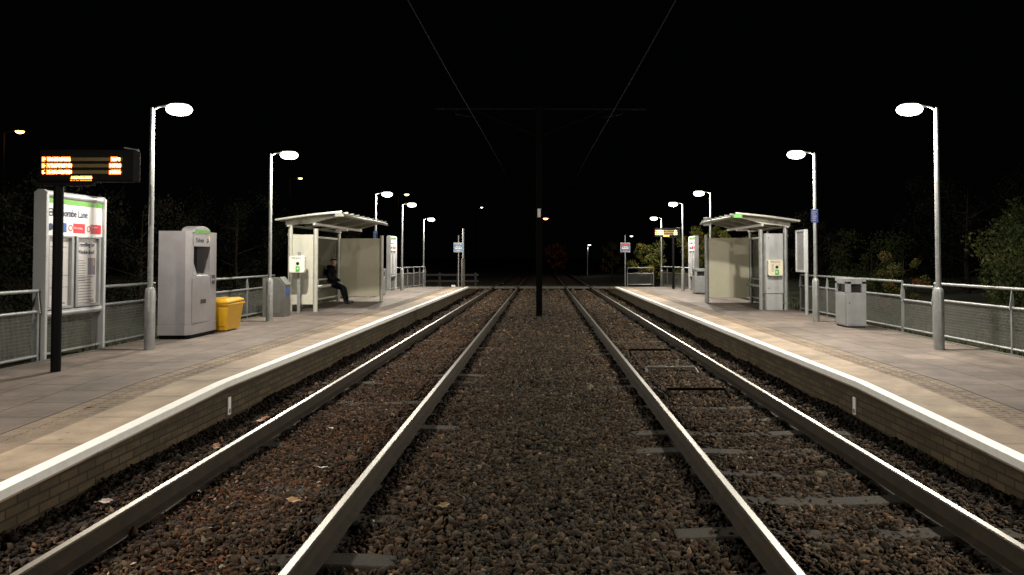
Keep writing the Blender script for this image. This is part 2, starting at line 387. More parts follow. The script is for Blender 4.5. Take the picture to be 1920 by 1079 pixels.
def stones():
    P = []; Sz = []
    for y0, y1, dens, size in ((2.6, 10, 1500, .0178), (10, 18, 900, .022), (18, 30, 330, .033), (30, 44, 180, .042)):
        n = int(7.5*(y1-y0)*dens)
        P.append(np.stack([rng.uniform(-3.76, 3.76, n), rng.uniform(y0, y1, n)], 1)); Sz.append(size*np.exp(rng.normal(0, .28, n)))
    P = np.concatenate(P); Sz = np.concatenate(Sz); n = len(P)
    x, y = P.T; keep = np.ones(n, bool)
    for rx in RAILX: keep &= np.abs(x-rx) > .078 + Sz*.5
    for s, sy in SL:
        pr = .78 if s < 0 else .30
        on = (np.abs(y-sy) < .105) & (np.abs(x-s*2.2) < 1.27)
        keep &= ~(on & (rng.random(n) > np.where(np.abs(x) < 1.36, .72, pr)))
    keep &= ~((np.abs(x+.09) < .13) & (np.abs(y-24.3) < .13))
    P = P[keep]; Sz = Sz[keep]; n = len(P); x, y = P.T
    lump = .012*np.sin(x*2.9+y*1.7) + .012*np.sin(y*3.3-x*1.3)
    near_wall = np.clip((np.abs(x)-3.2)/.5, 0, 1)*.03
    centre = np.clip(1-np.abs(x)/1.1, 0, 1)*.035
    z = -.203 + lump + near_wall + centre + rng.uniform(-.012, .022, n)
    sc = np.stack([Sz*rng.uniform(1.05, 1.75, n), Sz*rng.uniform(.75, 1.1, n), Sz*rng.uniform(.38, .68, n)], 1)
    V = ICO[None] * (1+rng.normal(0, .26, (n, 12, 1))) * sc[:, None]
    V = np.einsum('nij,nkj->nki', rand_rot(n, .34), V) + np.stack([x, y, z], 1)[:, None]
    F = ICOF[None] + (np.arange(n)*12)[:, None, None]
    pal = np.array([(.092, .062, .045), (.062, .048, .038), (.10, .082, .062), (.058, .056, .052), (.100, .066, .042), (.14, .12, .098), (.045, .036, .030), (.076, .070, .062)])
    pi = rng.choice(len(pal), n, p=[.22, .22, .14, .12, .1, .04, .1, .06])
    c = pal[pi]*np.exp(rng.normal(-.05, .48, (n, 1)))*np.array([.88, .77, .62])*.76
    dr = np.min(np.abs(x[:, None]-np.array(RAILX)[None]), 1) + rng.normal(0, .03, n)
    rail_shade_grease = np.clip((dr-.10)/.16, .16, 1)            # rail shadow painted into the greasy stones beside the rails
    wall_shade_soil = np.clip((3.50+rng.normal(0, .05, n)-np.abs(x))/.16, .22, 1)   # platform-edge shadow painted into the wet black soil along the walls
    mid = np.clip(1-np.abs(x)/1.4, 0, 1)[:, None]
    c = c*(rail_shade_grease*wall_shade_soil)[:, None]*(1 + mid*np.array([-.24, -.16, -.14]))*(1+.25*np.clip(-x/2.5, 0, 1)[:, None]*np.array([.5, .05, -.05]))
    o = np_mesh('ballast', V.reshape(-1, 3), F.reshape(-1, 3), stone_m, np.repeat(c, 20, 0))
    tag(o, 'loose brown and grey ballast stones around the tracks', 'ballast', kind='stuff')
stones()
def leaf_cards(P, Lz, tilt, curl=.25):
    """folded pointed leaves: 6 verts, 4 tris -> 2 quads"""
    n = len(P)
    base = np.array([(-1, 0, 0), (-.15, .42, .12), (1, 0, 0), (-.15, -.42, .12)])
    V = base[None]*Lz[:, None, None]*np.array([.5, .6, .6]); V = V*np.stack([np.ones(n), rng.uniform(.7, 1.2, n), rng.uniform(-1, 2, n)*curl*4], 1)[:, None]
    V = np.einsum('nij,nkj->nki', rand_rot(n, tilt), V) + P[:, None]
    F = np.array([(0, 3, 2), (0, 2, 1)])[None] + (np.arange(n)*4)[:, None, None]
    return V.reshape(-1, 3), F.reshape(-1, 3)
def litter():
    n1 = 9500; x = rng.normal(-2.35, .55, n1); y = 2.8 + rng.gamma(1.6, 4.2, n1)
    n2 = 2600; x2 = rng.uniform(-3.7, 3.7, n2); y2 = rng.uniform(3, 30, n2)
    n3 = 900; x3 = rng.choice([-1, 1], n3)*rng.uniform(3.2, 3.76, n3); y3 = rng.uniform(3, 34, n3)
    x = np.concatenate([x, x2, x3]); y = np.concatenate([y, y2, y3]); k = (np.abs(x) < 3.74) & (y < 42)
    for rx in RAILX: k &= np.abs(x-rx) > .1
    x = x[k]; y = y[k]; n = len(x)
    P = np.stack([x, y, -.19 + .012*np.sin(x*2.9+y*1.7) + rng.uniform(-.004, .022, n)], 1)
    V, F = leaf_cards(P, rng.uniform(.018, .050, n), .28)
    pal = np.array([(.20, .055, .022), (.13, .045, .020), (.22, .10, .035), (.08, .035, .02), (.38, .29, .22), (.10, .07, .03)])
    c = pal[rng.choice(6, n, p=[.24, .25, .13, .2, .07, .11])]*np.exp(rng.normal(0, .22, (n, 1)))
    tag(np_mesh('leaf_litter', V, F, litter_m, np.repeat(c, 2, 0)), 'small red and brown fallen leaves scattered over the ballast', 'leaf litter', kind='stuff')
litter()
# a few big leaves that can be told apart
def big_leaf(x, y, z, L, c, label, rz):
    out = [(-.5, 0), (-.3, .22), (-.12, .2), (.0, .36), (.12, .2), (.3, .22), (.5, 0), (.3, -.2), (.1, -.2), (0, -.34), (-.14, -.2), (-.3, -.24)]
    n = len(out); zz = lambda u, v: .18*abs(v) + .22*u*u + .06*math.sin(7*u)
    vs = [(0, 0, 0)] + [(u*L, v*L, zz(u, v)*L) for u, v in out] + [(-.75*L, 0, .06*L)]
    fs = [(0, 1+i, 1+(i+1) % n) for i in range(n)]
    b = MB().add(vs, fs); m = mat('leaf_tone', c, .5, 0, .35, 25)
    b.tube([(-.72*L, .0, .06*L), (-.45*L, 0, .03*L)], L*.02, 5)
    o = b.build('fallen_leaf', m); o.location = (x, y, z); o.rotation_euler = (R(random.uniform(-12, 12)), R(random.uniform(-18, 18)), rz)
    tag(o, label, 'leaf', 'big fallen leaves')
big_leaf(-3.28, 8.75, -.13, .17, (.34, .13, .05), 'large orange leaf on the ballast between left platform wall and outer rail', .6)
big_leaf(-3.3, 7.55, -.14, .13, (.24, .11, .05), 'brown leaf resting against the outer rail of the left track', 2.0)
big_leaf(-3.42, 5.85, -.14, .14, (.36, .27, .24), 'pale pinkish leaf at the foot of the left brick wall', 1.2)
big_leaf(-1.98, 6.75, -.13, .12, (.62, .58, .52), 'pale white leaf lying between the left rails', .3)
big_leaf(-2.35, 8.3, -.13, .10, (.55, .50, .44), 'small pale leaf further up between the left rails', 1.9)
big_leaf(-1.95, 5.85, -.13, .15, (.30, .17, .05), 'ochre leaf close to the inner left rail', 2.6)
big_leaf(-4.63, 7.6, pz(7.6)+.012, .10, (.34, .22, .12), 'small tan leaf lying on the left platform tactile strip', 1.0)
big_leaf(-.75, 5.7, -.12, .12, (.20, .13, .06), 'brown curled leaf on the centre ballast', .9)
# detector loop frame on the right track
t = thing('detector_loop', 'low steel loop frame lying on the ballast between the right rails', 'track loop', (2.2, 12.9, 0))
for dy in (2.2, -.2, -2.3):
    MB().tube([(-.42, dy-.25, -.17), (-.42, dy, -.12), (-.40, dy, -.10), (.40, dy, -.10), (.42, dy, -.12), (.42, dy-.25, -.17)], .022, 8).build('support_bar', mastm if dy > 1 or dy < -2 else saltm, t, smooth=True)
for q in (-1, 1):
    MB().tube([(q*.40, 2.2, -.13), (q*.405, .8, -.155), (q*.40, -.2, -.13), (q*.41, -1.3, -.16), (q*.40, -2.4, -.14)], .008, 6).build('cable', rust, t, smooth=True)
# crossing at the far end of the platforms
for i, (x0, x1, l) in enumerate(((-4.9, -3.05, 'left of the left track'), (-2.86, -1.54, 'between the left rails'), (-1.36, 1.36, 'in the middle between the tracks'), (1.54, 2.86, 'between the right rails'), (3.05, 4.9, 'right of the right track'))):
    b = MB().box(x0, x1, 44.3, 46.6, -.07, -.005)
    n = max(2, int((x1-x0)/.6))
    for k in range(n):
        xx = x0 + (k+.5)*(x1-x0)/n; b.box(xx-.09, xx+.09, 44.34, 46.5, -.3, -.07)
    tag(b.build('crossing_panel', pale_concrete, None, .012), f'pale concrete foot crossing panel {l}', 'crossing panel', 'foot crossing panels at the far end')

# ------------------------------------------------------------------ platform lamps (the lamp's own light is in its builder)
def lamp_proto():
    t = thing('platform_lamp', 'x', 'lamp', (0, 0, 0), 'lit platform lamps')
    H = 3.92
    MB().tube([(0, 0, 0), (0, 0, .92), (0, 0, .98), (0, 0, 1.0)], [.078, .078, .066, .050], 20).build('column_base', galv, t, smooth=True)
    MB().tube([(0, 0, 1.0), (0, 0, 2.6), (0, 0, H-.03), (0, 0, H)], [.042, .038, .034, .026], 16).build('column', galv, t, smooth=True)
    MB().tube([(0, 0, H-.04), (.10, 0, H+.01), (.24, 0, H+.03)], .018, 10).build('arm', greyp, t, smooth=True)
    d = MB(); d.box(-.03, .03, -.081, -.074, .35, .62); d.build('access_door', galv, t, .004)
    cx = .43; vs = []; rings = [(.160, .043), (.150, .055), (.11, .068), (.05, .074)]
    hb = MB(); n = 24
    for q, z in rings:
        vs += [(cx + q*math.cos(a)*.95, q*.72*math.sin(a), H+z) for a in [2*math.pi*k/n for k in range(n)]]
    fs = [(i*n+k, i*n+(k+1) % n, (i+1)*n+(k+1) % n, (i+1)*n+k) for i in range(3) for k in range(n)] + [tuple(3*n+k for k in range(n)), tuple(reversed(range(n)))]
    hb.add(vs, fs).build('head_housing', greyp, t, smooth=True)
    vs = []; rings = [(.150, .042), (.195, .018), (.222, -.030), (.200, -.078), (.150, -.112), (.065, -.128)]
    for q, z in rings:
        vs += [(cx + q*math.cos(a)*.95, q*.72*math.sin(a), H+z) for a in [2*math.pi*k/n for k in range(n)]]
    fs = [(i*n+k, i*n+(k+1) % n, (i+1)*n+(k+1) % n, (i+1)*n+k) for i in range(5) for k in range(n)] + [tuple(5*n+k for k in range(n)), tuple(reversed(range(n)))]
    MB().add(vs, fs).build('lens', lens_m, t, smooth=True)
    return t, cx, H
lp, LCX, LH = lamp_proto()
LAMPS = [(-6.32, 11.95, 'beside the ticket machine, tallest lamp on the left platform'), (-6.36, 17.3, 'beside the yellow grit bin on the left platform'),
         (-6.30, 28.0, 'rising behind the shelter roof on the left platform'), (-6.35, 33.6, 'in front of the far left noticeboard and fence'), (-6.72, 42.0, 'farthest lit lamp on the left platform, near the blue sign'),
         (6.40, 11.95, 'nearest lamp on the right platform, rising in front of the fence'), (6.36, 17.2, 'carrying a small blue sign on the right platform'),
         (6.30, 27.6, 'rising behind the right shelter roof'), (6.33, 33.2, 'between the far departure board and the far right noticeboard'), (6.72, 41.5, 'farthest lit lamp on the right platform, near the end barrier'),
         (-6.4, 3.6, 'x'), (6.4, 3.6, 'x')]
LOBJ = []
pd = bpy.data.lights.new('globe_light', 'POINT'); pd.energy = GLOBE_W; pd.color = LAMP_RGB; pd.shadow_soft_size = .05
ld = bpy.data.lights.new('lamp_light', 'AREA'); ld.shape = 'ELLIPSE'; ld.size = .14; ld.size_y = .10; ld.energy = LAMP_W; ld.color = LAMP_RGB
for i, (x, y, l) in enumerate(LAMPS):
    if l == 'x': l = 'lamp just out of view beside the ' + ('left' if x < 0 else 'right') + ' platform ramp'
    o = lp if i == 0 else dup(lp)
    o.location = (x, y, pz(y)); o.rotation_euler = (0, 0, 0 if x < 0 else math.pi)
    o['label'] = ('grey column lamp ' + l) if 'lamp' not in l else 'grey column ' + l; LOBJ.append(o)
    lo = bpy.data.objects.new('lamp_light', ld); COL.objects.link(lo); lo.parent = o; lo.location = (LCX, 0, LH-.135)
    lo.rotation_euler = (0, R(-22), 0)
    lo = bpy.data.objects.new('globe_light', pd); COL.objects.link(lo); lo.parent = o; lo.location = (LCX, 0, LH-.185)

# ------------------------------------------------------------------ fences
def fence(pts, n, label, group, ends=True, ztop=1.0, rails3=True, mesh_on=True):
    """run of tube-railed fence; pts are world (x,y); mesh infill below the middle rail"""
    a = Vector((pts[0][0], pts[0][1])); b = Vector((pts[1][0], pts[1][1])); d = b-a; L = d.length; ang = math.atan2(d.y, d.x)
    zz = PZ
    t = thing('platform_fence', label, 'fence', (a.x, a.y, zz), group, ang)
    zm, zb = ztop-.30, .06
    for z, r in ((ztop, .026), (zm, .024), (zb, .024)):
        MB().tube([(0, 0, z), (L, 0, z)], r, 10).build('rail', galv, t, smooth=True)
    for k in range(n+1):
        x = L*k/n
        pb = MB().box(x-.018, x+.018, -.022, .022, -.30, ztop-.31)
        pb.prism([(-.05, ztop-.33), (.03, ztop-.33), (.02, ztop-.02), (-.012, ztop-.02)], x-.008, x+.008, 'x')
        pb.build('post', galv, t, .004)
    if mesh_on:
        for k in range(n):
            x0, x1 = L*k/n+.03, L*(k+1)/n-.03; m = MB()
            def bar(ax0, ax1, z0, z1, yy):
                m.add([(ax0, yy, z0), (ax1, yy, z0), (ax1, yy, z1), (ax0, yy, z1)], [(0, 1, 2, 3)])
                m.add([(ax0, yy+.003, z0), (ax1, yy+.003, z0), (ax1, yy+.003, z1), (ax0, yy+.003, z1)], [(3, 2, 1, 0)])
            q = x0
            while q < x1: bar(q, q+.006, zb+.02, zm-.02, 0); q += .024
            z = zb+.03
            while z < zm-.02: bar(x0, x1, z, z+.005, .004); z += .05
            m.build('mesh_panel', meshp, t)
    return t
G = 'grey tubular fences with mesh infill'
fence([(-7.3, 6.5), (-7.3, 10.72)], 2, 'grey mesh fence at the left edge, before the large noticeboard', G)
fence([(-7.3, 12.30), (-7.3, 13.95)], 1, 'short grey mesh fence between large noticeboard and ticket machine', G)
fence([(-7.3, 14.6), (-7.3, 20.2)], 3, 'grey mesh fence behind the yellow grit bin', G)
fence([(-6.95, 34.9), (-6.25, 39.6)], 5, 'far grey mesh fence on the left platform, past the far noticeboard', G)
fence([(7.3, 13.75), (7.3, 7.0)], 3, 'grey mesh fence at the right edge, behind the nearest right lamp', G)
fence([(7.3, 14.95), (7.3, 13.8)], 1, 'short lower link of fence between two taller runs on the right platform', G, ztop=.93)
fence([(7.3, 20.9), (7.3, 15.0)], 3, 'grey mesh fence behind the tall litter bin on the right platform', G)
fence([(7.3, 32.9), (7.3, 25.6)], 4, 'grey mesh fence beyond the right shelter, behind the far bin', G)
fence([(6.45, 40.2), (7.05, 35.0)], 4, 'far grey mesh fence behind the far departure board pole', G)
fence([(4.55, 39.4), (5.95, 39.4)], 1, 'lone barrier panel closing the far end of the right platform', G, ztop=.95)

# ------------------------------------------------------------------ noticeboards
def noticeboard(s, X, y0, y1, label, full, z0=.65, z1=2.42):
    """stands in the fence line, face towards the track; local x = s*(distance from track), y along"""
    t = thing('noticeboard', label, 'noticeboard', (0, 0, 0), 'station noticeboards')
    zz = PZ; back = X+.20; f = X
    for ya, yb in ((y0, y0+.05), (y1-.05, y1)):
        b = MB().prism([(s*f, zz-.15), (s*back, zz-.15), (s*back, zz+z1+.02), (s*(back-.05), zz+z1+.065), (s*(f+.05), zz+z1+.065), (s*f, zz+z1+.02)], ya, yb, 'y')
        b.build('end_post', silver, t, .01)
    MB().tube([(s*(f+.08), y0+.05, zz+z1), (s*(f+.08), y1-.05, zz+z1)], .06, 14).build('top_rail', silver, t, smooth=True)
    MB().tube([(s*(f+.08), y0+.05, zz+z0), (s*(f+.08), y1-.05, zz+z0)], .055, 14).build('bottom_rail', silver, t, smooth=True)
    ya, yb = y0+.052, y1-.052; W = yb-ya; hd = zz+z1-.60
    MB().box(s*(f+.10), s*(f+.14), ya, yb, zz+z0, zz+z1).build('back_board', greyp, t)
    MB().box(s*(f+.05), s*(f+.098), ya, yb, hd, zz+z1-.05).build('header_panel', signwhite, t)
    hf = f+.05
    # u runs left-to-right as read from the track
    def Y(u): return (ya+u*W) if s < 0 else (yb-u*W)
    rt = (0, 1, 0) if s < 0 else (0, -1, 0)
    def sheet(u0, u1, za, zb2, m, name, parent=t, off=.004, base=hf):
        return MB().box(s*(base-off), s*base, Y(u0), Y(u1), za, zb2).build(name, m, parent)
    top = zz+z1-.05
    sheet(0, 1, top-.075, top, signgreen, 'green_stripe')
    lettering('Coombe Lane', .165, navy, t, (s*(hf-.006), Y(.18), top-.26), rt, (0, 0, 1), squash=W/1.22*.69)
    # tram roundel and round pictograms
    def ring(u, z, r, r2, m, name):
        b = MB(); n = 24; vs = []
        for q in (r, r2): vs += [(s*(hf-.005), Y(u)+q*math.cos(a), z+q*math.sin(a)) for a in [2*math.pi*k/n for k in range(n)]]
        b.add(vs, [(k, (k+1) % n, n+(k+1) % n, n+k) for k in range(n)]); return b.build(name, m, t)
    ring(.075, top-.21, .062, .044, ink, 'roundel'); MB().box(s*(hf-.008), s*hf, Y(.0)+.004*(1 if s < 0 else -1), Y(.15), top-.222, top-.197).build('roundel_bar', ink, t)
    zc = top-.43
    ring(.07, zc, .055, .004, navy, 'pictogram'); sheet(.13, .34, zc-.07, zc+.07, signblue, 'blue_notice')
    ring(.41, zc, .05, .035, signred, 'pictogram'); sheet(.46, .67, zc-.075, zc+.075, signred, 'red_notice')
    ring(.74, zc, .05, .035, signred, 'pictogram'); sheet(.78, .98, zc-.075, zc+.075, signred, 'red_notice')
    if full:
        lettering('No smoking', .040, signwhite, t, (s*(hf-.0055), Y(.475), zc-.01), rt, (0, 0, 1))
        lettering('No alcohol', .034, signwhite, t, (s*(hf-.0055), Y(.79), zc+.02), rt, (0, 0, 1))
    # two glazed poster cases
    za, zb2 = zz+z0+.10, hd-.03
    for u0, u1 in ((.02, .47), (.51, .98)):
        c = MB(); fy = abs(u1-u0)*W
        for (a0, a1, b0, b1) in ((u0, u1, za-.04, za), (u0, u1, zb2, zb2+.03), (u0, u0+.04, za, zb2), (u1-.04, u1, za, zb2)):
            c.box(s*(f+.035), s*(f+.098), Y(a0), Y(a1), b0, b1)
        case = c.build('poster_case', greyp, t, .004)
        MB().box(s*(f+.085), s*(f+.099), Y(u0+.04), Y(u1-.04), za, zb2).build('poster', paper, case)
        pf = f+.085
        def bar(ua, ub, z_0, z_1, m=greyink): ln.box(s*(pf-.002), s*pf, Y(u0+.04+ua*(u1-u0-.08)), Y(u0+.04+ub*(u1-u0-.08)), z_0, z_1)
        h = zb2-za
        ln = MB()
        if u0 < .3:
            bar(.1, .9, zb2-.15, zb2-.14); bar(.02, .98, za+.44*h, za+.447*h); bar(.02, .98, za+.27*h, za+.277*h)
            for k in range(26): bar(.1, random.uniform(.3, .8), zb2-.20-k*.026, zb2-.195-k*.026)
            bar(.66, .84, za+.03, za+.05)
        else:
            for k in range(9): bar(.05, random.uniform(.4, .5), zb2-.36-k*.04, zb2-.348-k*.04)
            for k in range(12): bar(.05, random.uniform(.7, .92), za+.40*h-k*.045, za+.40*h-k*.045+.012)
            bar(.68, .9, za+.03, za+.05)
        ln.build('print', greyink, case)
        if u0 > .3 and full:
            lettering('Travelling to', .095, navy, case, (s*(pf-.003), Y(u0+.07), zb2-.13), rt, (0, 0, 1), squash=.9)
            lettering('Wimbledon?', .095, navy, case, (s*(pf-.003), Y(u0+.07), zb2-.25), rt, (0, 0, 1), squash=.9)
            m2 = MB().box(s*(pf-.003), s*pf, Y(u0+.27), Y(u1-.06), za+.44*h, za+.70*h).build('poster_picture', mauve, case)
            MB().box(s*(pf-.005), s*(pf-.003), Y(u0+.36), Y(u1-.08), za+.58*h, za+.68*h).build('picture_detail', ochre, case)
    # mesh below the board, between its posts
    m = MB(); q = y0+.06
    while q < y1-.06: m.box(s*(f+.09), s*(f+.093), q, q+.006, zz+.05, zz+z0-.06); q += .024
    z = zz+.08
    while z < zz+z0-.06: m.box(s*(f+.094), s*(f+.097), y0+.05, y1-.05, z, z+.005); z += .05
    m.build('mesh_panel', meshp, t)
    MB().tube([(s*(f+.09), y0, zz+.06), (s*(f+.09), y1, zz+.06)], .024, 10).build('lower_rail', galv, t, smooth=True)
    return t
noticeboard(-1, 7.22, 10.78, 12.26, 'large white Coombe Lane noticeboard behind the near departure board pole', True)
noticeboard(-1, 6.80, 33.3, 34.7, 'far noticeboard on the left platform, past the shelter and beside a bin', False)
noticeboard(1, 6.85, 33.2, 34.6, 'far noticeboard on the right platform, past the shelter and beside a bin', False)

# ------------------------------------------------------------------ departure boards
def departure_board(x, y, px, label):
    t = thing('departure_board', label, 'departure board', (x, y, PZ), 'electronic departure boards')
    z0, z1 = 2.47, 2.89; W = 1.22
    MB().box(0, W, -.02, .16, z0, z1).build('housing', darkp, t, .015)
    b = MB(); b.box(.02, W-.02, -.034, -.02, z0+.02, z0+.035); b.box(.02, W-.02, -.034, -.02, z1-.035, z1-.02); b.box(.02, .035, -.034, -.02, z0+.035, z1-.035); b.box(W-.035, W-.02, -.034, -.02, z0+.035, z1-.035)
    b.build('bezel', darkp, t)
    MB().box(px-.30, px+.45, .01, .12, z0-.05, z0-.003).build('bracket', darkp, t, .01)
    MB().tube([(px, .07, -.02), (px, .07, z0-.05)], .06, 18).build('pole', darkp, t, smooth=True)
    MB().tube([(W-.16, .05, z1+.03), (W+.03, .05, z1)], .010, 8).build('antenna', galv, t, smooth=True)
    H = .083; rows = [z1-.13-k*H for k in range(3)]
    idle = MB()
    for zr in rows: idle.box(.03, W-.14, -.0235, -.0205, zr-.022, zr+.022)
    idle.build('idle_strip', ledoff_m, t)
    def run(u0, u1, zr, name):
        b = MB(); u = u0; r = .0085
        # rows of lit LED dots in character cells, run together by the bright light
        while u < u1-.002:
            cell = min(.030, u1-u)
            for ix in range(2):
                for iz in range(5):
                    if random.random() < .86:
                        cx, cz = u+.007+ix*.013, zr-.026+iz*.013
                        if cx > u1: continue
                        hot = 1 <= iz <= 3 and not (ix == 0 and u == u0)  # outer dots stay orange to paint in the halo around the text
                        b.add([(cx+r*math.cos(a), -.026, cz+r*math.sin(a)) for a in [math.pi/3*k for k in range(6)]] + [(cx, -.031, cz)], [(k, (k+1) % 6, 6) for k in range(6)], 0 if hot else 1)
            u += .0315
        b.build(name, [led_m, ledhalo_m], t)
    for k, zr in enumerate(rows):
        run(.035, .075, zr, 'led_text'); run(.097, .43-(.02 if k == 0 else 0), zr, 'led_text'); run(.93 if k == 0 else .91, 1.06, zr, 'led_text')
    run(.41, .70, rows[2]-H, 'led_text')
    return t
departure_board(-6.53, 9.6, .20, 'large amber departure board on a black pole on the left platform')
departure_board(5.33, 35.0, .90, 'distant amber departure board on a black pole on the right platform')

# ------------------------------------------------------------------ ticket machine
def ticket_machine():
    t = thing('ticket_machine', 'tall grey ticket machine with arched green top on the left platform', 'ticket machine', (-6.41, 13.45, PZ))
    # local: x = towards the track (front face at x=0), y along the platform
    D, Wd, H = .56, 1.12, 1.97
    poly = [(-D, 0), (-.07, 0), (0, .10), (0, Wd), (-D, Wd)]
    MB().prism([(u-(.0), v) for u, v in [(-D+.02, .02), (-.075, .02), (-.02, .11), (-.02, Wd-.02), (-D+.02, Wd-.02)]], 0, .07, 'z').build('kick_plinth', darkp, t)
    MB().prism([(-D-.005, -.005), (-.07, -.005), (.006, .10), (.006, Wd), (-D, Wd)], .07, .26, 'z').build('base_skirt', machp, t, .006)
    # carcass with a recess for the screen (front y .16-.80, z 1.18-1.66)
    c = MB()
    c.prism(poly, .265, 1.13, 'z'); c.prism(poly, 1.69, H, 'z')
    c.prism([(-D, 0), (-.07, 0), (0, .10), (0, .17), (-D, .17)], 1.13, 1.69, 'z')
    c.prism([(-D, .84), (0, .84), (0, Wd), (-D, Wd)], 1.13, 1.69, 'z'); c.box(-D, -.34, .17, .84, 1.13, 1.69)
    c.build('cabinet', machp, t)
    MB().box(.001, .012, .11, .84, .29, 1.115).build('lower_door', machp, t, .004)
    MB().box(.012, .016, .44, .66, .62, .70).build('ticket_slot', blackpl, t)
    MB().box(.001, .010, .15, .85, 1.695, H-.02).build('fascia', machp, t, .003)
    # arched top
    arc = [(.14, H-.02)] + [(.48-.34*math.cos(a), H-.02+.11*math.sin(a)+.015) for a in [math.pi*k/14 for k in range(15)]] + [(.82, H-.02)]
    MB().prism(arc, -.22, .014, 'x').build('arched_top', machp, t, .006)
    MB().box(.0145, .02, .16, .80, H-.03, H+.035).build('green_band', signgreen, t)
    lettering('Tickets', .115, ink, t, (.0125, .22, 1.77), (0, 1, 0), (0, 0, 1))
    ar = MB(); ar.prism([(.66, 1.765), (.68, 1.75), (.735, 1.805), (.735, 1.78), (.755, 1.78), (.755, 1.84), (.695, 1.84), (.695, 1.82), (.72, 1.82)], .010, .0135, 'x'); ar.build('arrow', ink, t)
    MB().box(.010, .018, .745, .785, 1.80, 1.90).build('indicator', emit('indicator_light', (1, .6, .4), .9), t)
    MB().box(-.339, -.25, .175, .835, 1.16, 1.685).build('screen', screenm, t)
    sc = MB(); 
    for k in range(5): sc.box(-.25, -.247, .27, .62, 1.44+k*.035, 1.448+k*.035)
    sc.build('screen_lines', greyink, t)
    MB().prism([(-.25, 1.132), (-.01, 1.132), (-.01, 1.15), (-.25, 1.22)], .175, .835, 'y').build('coin_tray', silver, t, .004)
    MB().prism([(-.12, 1.15), (-.005, 1.15), (-.08, 1.42), (-.15, 1.42)], .18, .33, 'y').build('card_reader', greyp, t, .008)
    MB().prism([(-.082, 1.24), (-.02, 1.24), (-.095, 1.41), (-.11, 1.41)], .331, .338, 'y').build('reader_face', blackpl, t)
    MB().box(.001, .012, .87, 1.09, .95, 1.16).build('side_panel', machp, t, .003)
    for z in (.97, 1.08): MB().box(.012, .016, .90, 1.03, z, z+.07).build('coin_slot', blackpl, t)
ticket_machine()

# ------------------------------------------------------------------ grit bin (yellow)
def grit_bin():
    t = thing('grit_bin', 'yellow plastic grit bin with a loose lid beside the ticket machine', 'grit bin', (-6.62, 15.2, PZ))
    def ring(x, y, z): return [(-x, -y, z), (x, -y, z), (x, y, z), (-x, y, z)]
    b = MB(); vs = ring(.29, .33, .02)+ring(.345, .385, .52)+ring(.375, .415, .525)+ring(.375, .415, .56)
    fs = [(3, 2, 1, 0), (12, 13, 14, 15)] + [(i*4+k, i*4+(k+1) % 4, i*4+4+(k+1) % 4, i*4+4+k) for i in range(3) for k in range(4)]
    b.add(vs, fs).build('tub', yellow, t, .012)
    # moulded panel and band round the tub
    q = MB(); q.add([(.10, -.352, .1), (.26, -.352, .1), (.30, -.392, .47), (.10, -.392, .47), (.10, -.33, .1), (.26, -.33, .1), (.30, -.36, .47), (.10, -.36, .47)], [(0, 1, 2, 3), (7, 6, 5, 4), (0, 4, 5, 1), (1, 5, 6, 2), (2, 6, 7, 3), (3, 7, 4, 0)])
    q.build('moulded_rib', yellow, t, .01)
    l = MB(); vs = ring(.385, .425, .563)+ring(.385, .425, .60)+ring(.30, .33, .645)
    l.add(vs, [(3, 2, 1, 0), (8, 9, 10, 11)] + [(i*4+k, i*4+(k+1) % 4, i*4+4+(k+1) % 4, i*4+4+k) for i in range(2) for k in range(4)])
    lo = l.build('lid', yellow, t, .012); lo.rotation_euler = (R(1.5), R(-2.2), R(1.5))
    MB().box(-.06, .06, -.40, .40, .648, .655).build('lid_seam', yellow, lo)
grit_bin()

# ------------------------------------------------------------------ litter bins
def litter_bin(s, x0, y0, w, d, h, label, m=greyp):
    """x0: side nearest the track"""
    t = thing('litter_bin', label, 'litter bin', (s*x0, y0, PZ), 'grey litter bins')
    b = MB(); X = lambda a: s*a
    b.box(X(.004), X(w-.004), .004, d-.004, .03, h-.30)
    b.build('body', m, t, .006)
    MB().box(X(.02), X(w-.02), .02, d-.02, 0, .03).build('base', darkp, t)
    MB().box(X(.06), X(w-.06), .06, d-.06, h-.31, h-.06).build('liner', blackpl, t)
    hood = MB(); e = .045
    for (a0, a1, c0, c1) in ((0, e*2.2, 0, e*2.2), (w-e*2.2, w, 0, e*2.2), (0, e*2.2, d-e*2.2, d), (w-e*2.2, w, d-e*2.2, d)): hood.box(X(a0), X(a1), c0, c1, h-.299, h-.06)
    hood.box(X(0), X(w), 0, d, h-.12, h); 
    hood.build('hood', m, t, .008)
    MB().box(X(.03), X(w-.03), -.008, .0035, .06, h-.34).build('door', m, t, .004)
    MB().box(X(.05), X(.065), -.012, -.008, .50, .54).build('lock', blackpl, t)
    MB().box(X(-.008), X(.0035), .06, d-.05, .06, h-.34).build('side_panel', m, t, .004)
    return t
litter_bin(1, 6.46, 15.7, .42, .62, 1.04, 'tall grey litter bin in front of the right fence, between two lamps')
litter_bin(1, 6.28, 30.4, .50, .55, 1.04, 'grey litter bin beyond the right shelter')
litter_bin(-1, 6.30, 29.4, .50, .5, 1.04, 'grey litter bin beyond the left shelter')
# sloping topped bin beside the left shelter
t = thing('salt_bin', 'grey steel bin with sloping top beside the left shelter, behind a lamp', 'bin', (-6.72, 18.6, PZ))
MB().prism([(-.3, 0), (.26, 0), (.26, .78), (.10, .98), (-.3, .98)], 0, .46, 'y').build('body', saltm, t, .01)
MB().prism([(.112, .99), (.27, .79), (.28, .80), (.122, 1.0)], .04, .42, 'y').build('flap', galv, t, .003)
MB().box(.26, .268, .1, .32, .55, .72).build('notice', signblue, t)
MB().box(-.16, .14, -.006, 0, .08, .7).build('door', saltm, t, .003)

